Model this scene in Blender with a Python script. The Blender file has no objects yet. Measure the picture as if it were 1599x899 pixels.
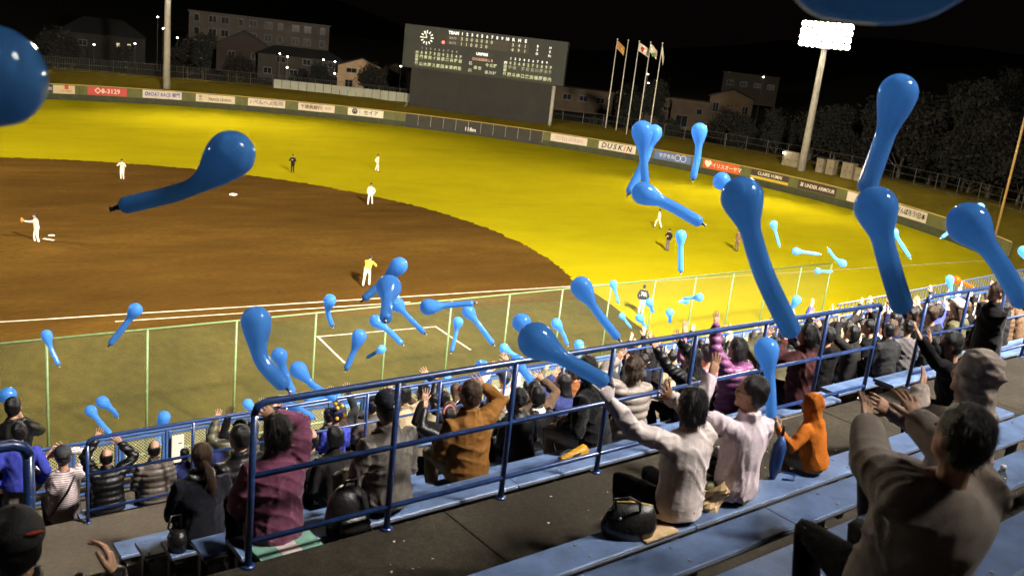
import bpy, math, random
import numpy as np
from mathutils import Matrix, Vector
random.seed(7)
rng = np.random.default_rng(7)
R = math.radians
scene = bpy.context.scene
COL = scene.collection

# ------------------------------------------------------------------ camera
CAM = np.array([6.3695, -40.1839, 13.0437])
yaw, pitch, roll, FOC = 0.962503, 0.257812, -0.115029, 1431.93
fwd = np.array([math.cos(yaw)*math.cos(pitch), math.sin(yaw)*math.cos(pitch), -math.sin(pitch)])
r0 = np.array([math.sin(yaw), -math.cos(yaw), 0.0]); u0 = np.cross(r0, fwd)
rgt = math.cos(roll)*r0 - math.sin(roll)*u0
upv = math.cos(roll)*u0 + math.sin(roll)*r0
cd = bpy.data.cameras.new('camera'); cam = bpy.data.objects.new('camera', cd); COL.objects.link(cam)
cam.matrix_world = Matrix(((rgt[0], upv[0], -fwd[0], CAM[0]), (rgt[1], upv[1], -fwd[1], CAM[1]), (rgt[2], upv[2], -fwd[2], CAM[2]), (0, 0, 0, 1)))
cd.sensor_width = 36.0; cd.lens = FOC/1599*36.0; cd.clip_start = 0.05; cd.clip_end = 2000
cd.dof.use_dof = True; cd.dof.focus_distance = 16.0; cd.dof.aperture_fstop = 4.0
scene.camera = cam

# ------------------------------------------------------------------ night sky
wd = bpy.data.worlds.new('World'); scene.world = wd; wd.use_nodes = True
nt = wd.node_tree; nt.nodes.clear()
out = nt.nodes.new('ShaderNodeOutputWorld'); bg = nt.nodes.new('ShaderNodeBackground')
sky = nt.nodes.new('ShaderNodeTexSky'); sky.sky_type = 'NISHITA'; sky.sun_disc = False
sky.sun_elevation = R(-7.0); sky.sun_rotation = R(200); sky.altitude = 10
mixn = nt.nodes.new('ShaderNodeMixRGB'); mixn.blend_type = 'ADD'; mixn.inputs[0].default_value = 1.0
mixn.inputs[2].default_value = (0.0014, 0.0009, 0.0008, 1)      # town glow on a moonless sky
sc_ = nt.nodes.new('ShaderNodeMixRGB'); sc_.blend_type = 'MULTIPLY'; sc_.inputs[0].default_value = 1; sc_.inputs[2].default_value = (0.004, 0.004, 0.004, 1)
nt.links.new(sky.outputs[0], sc_.inputs[1]); nt.links.new(sc_.outputs[0], mixn.inputs[1]); nt.links.new(mixn.outputs[0], bg.inputs[0])
bg.inputs[1].default_value = 1.0; nt.links.new(bg.outputs[0], out.inputs[0])
scene.view_settings.view_transform = 'Standard'; scene.view_settings.look = 'None'
scene.view_settings.exposure = 0.35; scene.view_settings.gamma = 1.0; scene.view_settings.use_curve_mapping = False
cy = scene.cycles
cy.use_denoising = True; cy.max_bounces = 4; cy.diffuse_bounces = 2; cy.glossy_bounces = 2; cy.transmission_bounces = 4
cy.transparent_max_bounces = 6; cy.caustics_reflective = False; cy.caustics_refractive = False; cy.sample_clamp_indirect = 4.0
try: cy.denoiser = 'OPENIMAGEDENOISE'
except Exception: pass

# ------------------------------------------------------------------ mesh helpers
def link(name, me, parent=None, loc=None, rotz=None):
    o = bpy.data.objects.new(name, me); COL.objects.link(o)
    if parent is not None: o.parent = parent
    if loc is not None: o.location = loc
    if rotz is not None: o.rotation_euler = (0, 0, rotz)
    return o
def tag(o, label=None, cat=None, group=None, kind=None):
    if label: o['label'] = label
    if cat: o['category'] = cat
    if group: o['group'] = group
    if kind: o['kind'] = kind
    return o
def thing(name, label, cat, loc=(0, 0, 0), rotz=0.0, group=None):
    o = link(name, None, None, loc, rotz); o.empty_display_size = .1
    return tag(o, label, cat, group)
def copy_tree(o, parent=None):
    c = o.copy(); COL.objects.link(c); c.parent = parent
    for ch in o.children: copy_tree(ch, c)
    return c

class MB:
    """collects closed pieces as numpy vertex blocks + face lists"""
    def __init__(s): s.v = []; s.f = []; s.n = 0
    def add(s, v, f):
        v = np.asarray(v, float); s.v.append(v); s.f += [[i+s.n for i in q] for q in f]; s.n += len(v); return s
    def box(s, c, size, rz=0.0, M=None):
        h = np.array(size)/2
        v = np.array([[x, y, z] for x in (-1, 1) for y in (-1, 1) for z in (-1, 1)])*h
        if M is not None: v = v @ np.asarray(M).T
        elif rz: cz, sz = math.cos(rz), math.sin(rz); v = v @ np.array([[cz, -sz, 0], [sz, cz, 0], [0, 0, 1]]).T
        return s.add(v+np.array(c), [(0, 1, 3, 2), (4, 6, 7, 5), (0, 4, 5, 1), (2, 3, 7, 6), (0, 2, 6, 4), (1, 5, 7, 3)])
    def tube(s, pts, rad, n=8, round_=False):
        v, f = tube(pts, rad, n, round_); return s.add(v, f)
    def ell(s, c, r, n=12, m=8, rot=None):
        v, f = ellipsoid(c, r, n, m, rot); return s.add(v, f)
    def build(s, name, mat, parent=None, smooth=False, origin=None, xf=None):
        v = np.concatenate(s.v) if s.v else np.zeros((0, 3))
        if origin is not None: v = v-np.array(origin)
        me = bpy.data.meshes.new(name); me.from_pydata(v.tolist(), [], s.f)
        if mat is not None: me.materials.append(mat)
        if smooth: me.polygons.foreach_set('use_smooth', [True]*len(me.polygons))
        me.update()
        return link(name, me, parent)
def unit(v):
    v = np.asarray(v, float); n = np.linalg.norm(v); return v/n if n > 1e-9 else v
def tube(pts, rad, n=8, round_=False):
    P = [np.array(p, float) for p in pts]
    rad = [rad]*len(P) if np.isscalar(rad) else list(rad)
    if round_:
        d0 = unit(P[0]-P[1]); d1 = unit(P[-1]-P[-2])
        a, b = rad[0], rad[-1]
        P = [P[0]+d0*a*.95, P[0]+d0*a*.6]+P+[P[-1]+d1*b*.6, P[-1]+d1*b*.95]
        rad = [a*.3, a*.8]+rad+[b*.8, b*.3]
    V = []; ref = None
    for i, p in enumerate(P):
        t = unit(P[min(i+1, len(P)-1)]-P[max(i-1, 0)])
        if ref is None:
            ref = np.array([0, 0, 1.]) if abs(t[2]) < .9 else np.array([1., 0, 0])
        x = unit(np.cross(ref, t)); y = np.cross(t, x); ref = y
        a = np.linspace(0, 2*math.pi, n, endpoint=False)
        V.append(p+rad[i]*(np.cos(a)[:, None]*x+np.sin(a)[:, None]*y))
    V = np.concatenate(V); F = []
    for i in range(len(P)-1):
        for j in range(n):
            F.append((i*n+j, i*n+(j+1) % n, (i+1)*n+(j+1) % n, (i+1)*n+j))
    F.append(tuple(range(n))[::-1]); k = (len(P)-1)*n; F.append(tuple(k+j for j in range(n)))
    return V, F
def loft(secs, n=14):
    """secs: list of (centre, ax, ay) ellipse sections"""
    a = np.linspace(0, 2*math.pi, n, endpoint=False)
    V = np.concatenate([np.array(c)+np.cos(a)[:, None]*np.array(x)+np.sin(a)[:, None]*np.array(y) for c, x, y in secs]); F = []
    m = len(secs)
    for i in range(m-1):
        for j in range(n): F.append((i*n+j, i*n+(j+1) % n, (i+1)*n+(j+1) % n, (i+1)*n+j))
    F.append(tuple(range(n))[::-1]); F.append(tuple((m-1)*n+j for j in range(n)))
    return V, F
def ellipsoid(c, r, n=12, m=8, rot=None):
    V = [[0, 0, 1]]
    for i in range(1, m):
        t = math.pi*i/m
        for j in range(n):
            p = 2*math.pi*j/n; V.append([math.sin(t)*math.cos(p), math.sin(t)*math.sin(p), math.cos(t)])
    V.append([0, 0, -1]); V = np.array(V)*np.array(r)
    if rot is not None: V = V @ np.asarray(rot).T
    V = V+np.array(c); F = []
    for j in range(n): F.append((0, 1+j, 1+(j+1) % n))
    for i in range(m-2):
        for j in range(n): F.append((1+i*n+j, 1+(i+1)*n+j, 1+(i+1)*n+(j+1) % n, 1+i*n+(j+1) % n))
    L = len(V)-1
    for j in range(n): F.append((L, 1+(m-2)*n+(j+1) % n, 1+(m-2)*n+j))
    return V, F
def rotx(a): c, s = math.cos(a), math.sin(a); return np.array([[1, 0, 0], [0, c, -s], [0, s, c]])
def roty(a): c, s = math.cos(a), math.sin(a); return np.array([[c, 0, s], [0, 1, 0], [-s, 0, c]])
def rotz_(a): c, s = math.cos(a), math.sin(a); return np.array([[c, -s, 0], [s, c, 0], [0, 0, 1]])

# batch voxel remesh: overlapping closed pieces -> one continuous skin
JOBS = []
def job(pieces, voxel, smooth=4):
    m = MB()
    for v, f in pieces: m.add(v, f)
    JOBS.append((m, voxel, smooth)); return len(JOBS)-1
MESHES = []
def run_jobs():
    obs = []
    for m, vox, sm in JOBS:
        o = m.build('tmp', None)
        a = o.modifiers.new('r', 'REMESH'); a.mode = 'VOXEL'; a.voxel_size = vox
        if sm: b = o.modifiers.new('s', 'SMOOTH'); b.iterations = sm; b.factor = .5
        obs.append(o)
    dg = bpy.context.evaluated_depsgraph_get()
    for o in obs:
        me = o.evaluated_get(dg).data
        nv = len(me.vertices); co = np.empty(nv*3); me.vertices.foreach_get('co', co)
        nl = len(me.loops); li = np.empty(nl, np.int32); me.loops.foreach_get('vertex_index', li)
        npz = len(me.polygons); ls = np.empty(npz, np.int32); me.polygons.foreach_get('loop_start', ls)
        no = np.empty(nv*3); me.vertices.foreach_get('normal', no)
        MESHES.append((co.reshape(-1, 3), li, ls, no.reshape(-1, 3)))
    for o in obs:
        d = o.data; bpy.data.objects.remove(o); bpy.data.meshes.remove(d)
    JOBS.clear()
def arrays_mesh(name, arrs, mat):
    """join (co, loop_vertex, loop_start) blocks into one mesh"""
    co = np.concatenate([a[0] for a in arrs]); off = 0; lo = 0; li = []; ls = []
    for a in arrs:
        li.append(a[1]+off); ls.append(a[2]+lo); off += len(a[0]); lo += len(a[1])
    li = np.concatenate(li).astype(np.int32); ls = np.concatenate(ls).astype(np.int32)
    me = bpy.data.meshes.new(name)
    me.vertices.add(len(co)); me.vertices.foreach_set('co', co.ravel())
    me.loops.add(len(li)); me.loops.foreach_set('vertex_index', li)
    me.polygons.add(len(ls)); me.polygons.foreach_set('loop_start', ls)
    me.polygons.foreach_set('use_smooth', [True]*len(ls))
    if mat is not None: me.materials.append(mat)
    me.update(calc_edges=True); me.validate()
    return me

# ------------------------------------------------------------------ materials
MATS = {}
def mat(key, col, rough=.6, metal=0.0, noise=0.0, nscale=8.0, bump=0.0, bscale=30.0, coat=0.0, spec=.5, emit=None, estr=0.0, detail=5.0, sheen=0.0, stretch=None):
    if key in MATS: return MATS[key]
    m = bpy.data.materials.new(key); m.use_nodes = True; t = m.node_tree; b = t.nodes['Principled BSDF']
    b.inputs['Base Color'].default_value = (*col, 1); b.inputs['Roughness'].default_value = rough; b.inputs['Metallic'].default_value = metal
    b.inputs['Coat Weight'].default_value = coat; b.inputs['Specular IOR Level'].default_value = spec
    if sheen: b.inputs['Sheen Weight'].default_value = sheen
    if emit: b.inputs['Emission Color'].default_value = (*emit, 1); b.inputs['Emission Strength'].default_value = estr
    if noise or bump:
        tc = t.nodes.new('ShaderNodeTexCoord'); src = tc.outputs['Object']
        if stretch:
            mp = t.nodes.new('ShaderNodeMapping'); mp.inputs['Scale'].default_value = stretch; t.links.new(src, mp.inputs[0]); src = mp.outputs[0]
    if noise:
        n = t.nodes.new('ShaderNodeTexNoise'); n.inputs['Scale'].default_value = nscale; n.inputs['Detail'].default_value = detail; t.links.new(src, n.inputs[0])
        cr = t.nodes.new('ShaderNodeValToRGB'); cr.color_ramp.elements[0].position = .3; cr.color_ramp.elements[1].position = .72
        cr.color_ramp.elements[0].color = (*[c*(1-noise) for c in col], 1); cr.color_ramp.elements[1].color = (*[min(1, c*(1+noise*.6)) for c in col], 1)
        t.links.new(n.outputs[0], cr.inputs[0]); t.links.new(cr.outputs[0], b.inputs['Base Color'])
    if bump:
        n2 = t.nodes.new('ShaderNodeTexNoise'); n2.inputs['Scale'].default_value = bscale; n2.inputs['Detail'].default_value = 4; t.links.new(src, n2.inputs[0])
        bp = t.nodes.new('ShaderNodeBump'); bp.inputs['Strength'].default_value = bump; bp.inputs['Distance'].default_value = .02
        t.links.new(n2.outputs[0], bp.inputs['Height']); t.links.new(bp.outputs[0], b.inputs['Normal'])
    MATS[key] = m; return m
def ramp_mat(key, stops, scales, rough=.9, bump=.3, bscale=40, stretch=(1, 1, 1), spec=.3):
    """ground material from two octaves of world-space noise"""
    if key in MATS: return MATS[key]
    m = bpy.data.materials.new(key); m.use_nodes = True; t = m.node_tree; b = t.nodes['Principled BSDF']; b.inputs['Roughness'].default_value = rough
    b.inputs['Specular IOR Level'].default_value = spec
    g = t.nodes.new('ShaderNodeNewGeometry'); mp = t.nodes.new('ShaderNodeMapping'); mp.inputs['Scale'].default_value = stretch; t.links.new(g.outputs['Position'], mp.inputs[0])
    acc = None
    for s, w in scales:
        n = t.nodes.new('ShaderNodeTexNoise'); n.inputs['Scale'].default_value = s; n.inputs['Detail'].default_value = 6; n.inputs['Roughness'].default_value = .6; t.links.new(mp.outputs[0], n.inputs[0])
        mu = t.nodes.new('ShaderNodeMath'); mu.operation = 'MULTIPLY'; mu.inputs[1].default_value = w; t.links.new(n.outputs[0], mu.inputs[0])
        if acc is None: acc = mu
        else:
            ad = t.nodes.new('ShaderNodeMath'); ad.operation = 'ADD'; t.links.new(acc.outputs[0], ad.inputs[0]); t.links.new(mu.outputs[0], ad.inputs[1]); acc = ad
    cr = t.nodes.new('ShaderNodeValToRGB'); el = cr.color_ramp.elements
    while len(el) < len(stops): el.new(.5)
    for e, (p, c) in zip(el, stops): e.position = p; e.color = (*c, 1)
    t.links.new(acc.outputs[0], cr.inputs[0]); t.links.new(cr.outputs[0], b.inputs['Base Color'])
    n2 = t.nodes.new('ShaderNodeTexNoise'); n2.inputs['Scale'].default_value = bscale; n2.inputs['Detail'].default_value = 5; t.links.new(g.outputs['Position'], n2.inputs[0])
    bp = t.nodes.new('ShaderNodeBump'); bp.inputs['Strength'].default_value = bump; bp.inputs['Distance'].default_value = .03
    t.links.new(n2.outputs[0], bp.inputs['Height']); t.links.new(bp.outputs[0], b.inputs['Normal'])
    MATS[key] = m; return m
def glow(key, col, s): return mat(key, (.1, .1, .1), .5, emit=col, estr=s)

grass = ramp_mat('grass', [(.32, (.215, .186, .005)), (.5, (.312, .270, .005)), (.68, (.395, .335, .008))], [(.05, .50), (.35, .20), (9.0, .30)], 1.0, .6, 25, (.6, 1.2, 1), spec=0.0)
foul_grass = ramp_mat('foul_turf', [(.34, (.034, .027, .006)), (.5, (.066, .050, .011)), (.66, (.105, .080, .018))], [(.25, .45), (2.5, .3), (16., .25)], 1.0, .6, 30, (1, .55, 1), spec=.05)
dirt = ramp_mat('infield_soil', [(.34, (.042, .022, .006)), (.5, (.082, .044, .010)), (.66, (.145, .082, .017))], [(.055, .50), (.4, .25), (5., .25)], 1.0, .8, 40, (.5, 1.4, 1), spec=0.0)
concrete = ramp_mat('concrete', [(.28, (.060, .048, .034)), (.5, (.105, .084, .058)), (.7, (.150, .122, .085))], [(1.3, .4), (18., .35), (90., .25)], .9, .35, 120)
asphalt = ramp_mat('walkway_asphalt', [(.34, (.016, .013, .009)), (.5, (.036, .029, .018)), (.66, (.078, .062, .038))], [(1.6, .35), (30., .35), (160., .30)], .85, .7, 160)
chalk = mat('chalk', (.72, .62, .47), .95, noise=.35, nscale=3)
blue_pipe = mat('blue_pipe_paint', (.020, .050, .170), .32, coat=.3, noise=.35, nscale=20, bump=.05, bscale=60)
blue_plank = mat('blue_bench_paint', (.105, .165, .305), .48, noise=.42, nscale=5, bump=.12, bscale=40, detail=9.0)
alu = mat('bare_metal_edge', (.42, .42, .44), .4, metal=.8, noise=.2)
blackm = mat('black_steel', (.012, .012, .014), .5)
green_paint = mat('green_fence_paint', (.12, .185, .075), .5, noise=.25, nscale=6)
green_wire = mat('green_wire', (.045, .070, .022), .6)
cream_wire = mat('cream_wire', (.42, .42, .26), .5)
pole_grey = mat('grey_pole', (.36, .33, .27), .6, noise=.2, nscale=1.5)

# ------------------------------------------------------------------ text helper (batched)
TEXTS = []
def text(body, size, m, parent, origin, ux, uy, name='lettering', align='CENTER', shear=0.0, bold=0.0, maxw=None):
    TEXTS.append((body, size, m, parent, origin, ux, uy, name, align, shear, bold, maxw))
def run_texts():
    obs = []
    for (body, size, m, parent, origin, ux, uy, name, align, shear, bold, maxw) in TEXTS:
        cu = bpy.data.curves.new('tmp', 'FONT'); cu.body = body; cu.size = size; cu.align_x = align; cu.align_y = 'CENTER'; cu.shear = shear
        cu.offset = bold*size; cu.resolution_u = 2; cu.extrude = 0.004*size
        o = bpy.data.objects.new('tmp', cu); COL.objects.link(o); obs.append(o)
    dg = bpy.context.evaluated_depsgraph_get()
    for o, (body, size, m, parent, origin, ux, uy, name, align, shear, bold, maxw) in zip(obs, TEXTS):
        me = bpy.data.meshes.new_from_object(o.evaluated_get(dg)); me.name = name
        me.materials.clear(); me.materials.append(m)
        ux = unit(ux); uy = unit(uy); uz = np.cross(ux, uy)
        n = len(me.vertices); co = np.empty(n*3); me.vertices.foreach_get('co', co); co = co.reshape(-1, 3)
        if maxw and n:
            w = co[:, 0].max()-co[:, 0].min()
            if w > maxw: co[:, 0] *= maxw/w
        co = np.array(origin)+co[:, :1]*ux+co[:, 1:2]*uy+co[:, 2:3]*uz
        me.vertices.foreach_set('co', co.ravel()); me.update()
        link(name, me, parent)
    for o in obs:
        d = o.data; bpy.data.objects.remove(o); bpy.data.curves.remove(d)
    TEXTS.clear()
# ------------------------------------------------------------------ floodlights: four real towers round the ground
def spot(name, loc, aim, power, angle, blend, col, rad):
    l = bpy.data.lights.new(name, 'SPOT'); l.energy = power; l.spot_size = R(angle); l.spot_blend = blend; l.color = col; l.shadow_soft_size = rad
    o = bpy.data.objects.new(name, l); COL.objects.link(o); o.location = loc
    o.rotation_euler = (Vector(aim)-Vector(loc)).to_track_quat('-Z', 'Y').to_euler(); return o
lens_lit = glow('lamp_lens_lit', (1.0, .92, .78), 120.0)
try: lens_lit.cycles.emission_sampling = 'NONE'
except Exception: pass
housing = mat('lamp_housing', (.30, .29, .27), .5, metal=.4)
def light_tower(label, x, y, zb, hb, aim, rows, cols, wdt, hgt, power, angle, blend, col, detail, two=None):
    t = thing('floodlight_tower', label, 'light tower', (x, y, zb))
    a = np.array(aim, float)-np.array([x, y, zb+hb+hgt/2]); fz = unit(a); fx = unit(np.cross(fz, [0, 0, 1])); fu = np.cross(fx, fz)
    fh = unit([a[0], a[1], 0]); rx = unit(np.cross(fh, [0, 0, 1]))
    MB().tube([(0, 0, -.6), (0, 0, hb*.5), (0, 0, hb+hgt*.9)], [.46, .40, .30], 16).build('pole', pole_grey, t, True)
    m = MB()
    for k in range(rows):
        z = hb+hgt*(k+.5)/rows-.18; c = np.array([0, 0, z])+fh*.42
        m.tube([c-rx*wdt/2, c+rx*wdt/2], .06, 6)
    for s in (-.32, 0, .32): m.tube([np.array([0, 0, hb-.1])+fh*.42+rx*s*wdt, np.array([0, 0, hb+hgt])+fh*.42+rx*s*wdt], .05, 6)
    m.box((0, 0, hb+.02), (.9, .9, .12), math.atan2(fh[1], fh[0]))
    m.build('lamp_frame', pole_grey, t)
    if detail:
        hm = MB().tube([(0, 0, -.30), (0, 0, -.12), (0, 0, .02)], [.15, .30, .345], 12)
        lm = MB().tube([(0, 0, .025), (0, 0, .05)], [.34, .31], 12)
        h0 = hm.build('tmp_h', housing, None, True); l0 = lm.build('tmp_l', lens_lit, None, True)
        hme, lme = h0.data, l0.data; bpy.data.objects.remove(h0); bpy.data.objects.remove(l0)
        q = Vector(fz).to_track_quat('Z', 'Y').to_euler()
        for k in range(rows):
            for j in range(cols):
                c = np.array([0, 0, hb+hgt*(k+.5)/rows])+fh*.55+rx*((j+.5)/cols-.5)*wdt
                h = link('lamp', hme, t, c); h.rotation_euler = q
                link('lens', lme, h)
    else:
        for k in range(rows):
            m = MB()
            for j in range(cols):
                c = np.array([0, 0, hb+hgt*(k+.5)/rows])+fh*.55+rx*((j+.5)/cols-.5)*wdt
                m.tube([c, c+fz*.18], [.27, .27], 10)
            m.build('lamp_row', lens_lit, t)
    o = spot('floodlight', np.array([x, y, zb+hb+hgt*.5])+fh*1.4, aim, power, angle, blend, col, 1.3)
    if two: spot('floodlight', np.array([x, y, zb+hb+hgt*.2])+fh*1.4, aim, two[0], two[1], 1.0, two[2], 2.0)
    return t
WARM = (1.0, .83, .58)
light_tower('floodlight tower with blazing lamp bank behind the right field wall', 96.6, 32.0, 2.7, 13.9, (45, 10, 0), 4, 9, 5.9, 2.9, 44000, 100, .6, WARM, True)
light_tower('pale floodlight pole rising behind the left field banners', 37.3, 90.6, 2.7, 16.0, (45, 20, 0), 4, 10, 5.9, 3.1, 64000, 130, 1.0, WARM, False)
light_tower('floodlight tower behind the first base stand', 24.0, -47.5, 0.0, 31.0, (37, 14, 0), 5, 10, 6.5, 3.6, 335000, 86, 1.0, (1.0, .86, .66), False, (225000, 130, (1.0, .94, .88)))
light_tower('floodlight tower behind the third base stand', -47.0, 23.0, 0.0, 31.0, (38, 30, 0), 5, 10, 6.5, 3.6, 290000, 94, 1.0, WARM, False)

# ------------------------------------------------------------------ field
def sheet(name, pts, z, m, kind='structure'):
    me = bpy.data.meshes.new(name); me.from_pydata([(x, y, z) for x, y in pts], [], [tuple(range(len(pts)))]); me.materials.append(m); me.update()
    return tag(link(name, me), kind=kind)
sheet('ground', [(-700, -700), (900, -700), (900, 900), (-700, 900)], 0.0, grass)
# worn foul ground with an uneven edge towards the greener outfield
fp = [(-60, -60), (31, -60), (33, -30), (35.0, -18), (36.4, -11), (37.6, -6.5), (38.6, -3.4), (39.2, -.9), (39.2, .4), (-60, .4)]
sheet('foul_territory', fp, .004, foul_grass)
mc = np.array([13.04, 13.04]); arc = []
for d in np.arange(-40, 140, .6):
    p = mc+28.96*np.array([math.cos(R(d)), math.sin(R(d))])+rng.normal(0, .11, 2)
    if p[1] > -2.4: arc.append(tuple(p))
arc = arc+[(-12, 34), (-20, 10), (-14, -2.4), (38.2, -2.4)]
sheet('infield', arc, .009, dirt)
def line(name, a, b, w, z=.014):
    a = np.array(a); b = np.array(b); n = unit([-(b-a)[1], (b-a)[0], 0])[:2]; k = max(2, int(np.hypot(*(b-a))/1.2)); L = []
    t = np.linspace(0, 1, k+1)
    up = [tuple(a+(b-a)*q+n*w/2*(1+rng.normal(0, .12))) for q in t]; dn = [tuple(a+(b-a)*q-n*w/2*(1+rng.normal(0, .12))) for q in t]
    v = up+dn; f = [(i, i+1, k+2+i, k+1+i)[::-1] for i in range(k)]
    me = bpy.data.meshes.new(name); me.from_pydata([(x, y, z) for x, y in v], [], f); me.materials.append(chalk); me.update()
    return tag(link(name, me), kind='structure')
line('foul_line', (1.0, 0), (39.0, 0), .13); line('foul_line', (39.0, 0), (83.0, 0), .07)
line('runner_lane_line', (13.72, -.914), (27.6, -.914), .11)
line('coach_box_line', (21.1, -4.8), (27.0, -4.8), .10); line('coach_box_line', (21.15, -4.86), (21.0, -8.1), .10); line('coach_box_line', (26.95, -4.86), (26.9, -8.1), .10)
m = MB(); secs = [(2.75, .012), (2.2, .07), (1.5, .16), (.9, .235), (.5, .25)]
V = []; F = []; n = 36
for r_, z in secs:
    for j in range(n): V.append((12.75+r_*math.cos(2*math.pi*j/n), 12.75+r_*math.sin(2*math.pi*j/n), z))
for i in range(len(secs)-1):
    for j in range(n): F.append((i*n+j, i*n+(j+1) % n, (i+1)*n+(j+1) % n, (i+1)*n+j))
F.append(tuple((len(secs)-1)*n+j for j in range(n)))
m.add(V, F); tag(m.build('mound', dirt, None, True), kind='structure')
white_rubber = mat('white_rubber', (.75, .70, .60), .6, noise=.2, nscale=30)
def flat_thing(name, label, cat, c, size, rz, m, sub=None):
    """bevelled slab standing on the ground"""
    t = thing(name, label, cat, c, rz)
    x, y, z = size; b = min(x, y, z)*.25
    s = [(np.array([0, 0, q]), w) for q, w in ((0, 1.0), (z-b, 1.0), (z, 1-2*b/min(x, y)))]
    V = [(sx*x/2*w, sy*y/2*w, q[2]) for q, w in s for sx, sy in ((-1, -1), (1, -1), (1, 1), (-1, 1))]
    F = [(3, 2, 1, 0), (8, 9, 10, 11)]+[(i*4+j, i*4+(j+1) % 4, (i+1)*4+(j+1) % 4, (i+1)*4+j) for i in range(2) for j in range(4)]
    MB().add(V, F).build(sub or 'pad', m, t); return t
flat_thing('base_bag', 'white second base bag on the brown infield', 'base', (27.1, 26.9, .01), (.42, .42, .12), R(45), white_rubber)
flat_thing('base_bag', 'white first base bag by the foul line', 'base', (27.25, .25, .01), (.40, .40, .12), 0, white_rubber)
flat_thing('pitching_plate', 'narrow white rubber plate on the pitching mound', 'plate', (13.0, 13.0, .245), (.62, .17, .03), R(-45), white_rubber)
flat_thing('rosin_bag', 'small pale rosin bag lying behind the pitching plate', 'bag', (13.3, 14.3, .12), (.30, .16, .09), R(20), white_rubber)
MB().ell((0, 0, 0), (.06, .06, .06)).build('baseball_tmp', white_rubber)
ob = bpy.data.objects['baseball_tmp']; ob.name = 'baseball'; ob.location = (10.35, 11.75, 1.0); tag(ob, 'white baseball in flight in front of the pitcher glove', 'ball')

# ------------------------------------------------------------------ outfield wall, banners, bank
WC = [-4.241, 10.526, -44.819, 56.469, 83.806]
def wallp(phi, off=0.0):
    a = R(phi); r_ = np.polyval(WC, a) if phi < 82 else np.polyval(WC, R(82))
    return np.array([(r_+off)*math.cos(a), (r_+off)*math.sin(a)])
def walldir(phi):
    d = unit(wallp(phi-.4)-wallp(phi+.4)); return d                    # runs left to right seen from home
pad_green = mat('wall_padding', (.105, .108, .026), .7, noise=.25, nscale=1.2, bump=.1, bscale=4)
pad_base = mat('wall_base_board', (.040, .044, .016), .8, noise=.3, nscale=1.5)
pad_dark = mat('dark_wall_padding', (.030, .028, .020), .75, noise=.3, nscale=1.0)
rail_yel = mat('yellow_top_rail', (.55, .38, .09), .5)
wall = thing('outfield_wall', 'curved olive green padded outfield wall with a yellow top rail', 'wall', (70, 70, 0))
O_ = np.array([70, 70, 0.0])
phi = -1.0; pan = 0
while phi < 92:
    dphi = math.degrees(1.83/np.linalg.norm(wallp(phi)))
    a, b = wallp(phi), wallp(phi+dphi); c = (a+b)/2; rz = math.atan2(*(b-a)[::-1]); L = np.linalg.norm(b-a)
    dark = 37.9 < phi < 49.0
    MB().box((c[0], c[1], 1.31), (L-.025, .16, 1.12), rz).build('panel', pad_dark if dark else pad_green, wall, origin=O_)
    MB().box((c[0]+.01, c[1]+.01, .375), (L-.012, .22, .75), rz).build('base_board', pad_dark if dark else pad_base, wall, origin=O_)
    if dark or pan % 1 == 0:
        d = unit(a)*(-.13 if dark else .12)
        MB().tube([(a[0]+d[0], a[1]+d[1], .4), (a[0]+d[0], a[1]+d[1], 1.93)], .028, 6).build('post', pole_grey, wall, origin=O_)
    phi += dphi; pan += 1
pts = [(*wallp(q), 1.95) for q in np.arange(-1, 92, .8)]
MB().tube(pts, .05, 6).build('top_rail', rail_yel, wall, origin=O_)
text('118m', .75, mat('white_paint', (.8, .78, .7), .7), wall, np.append(wallp(44.2, -.16), .75)-O_, np.append(walldir(44.2), 0), (0, 0, 1), bold=.02)

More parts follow.
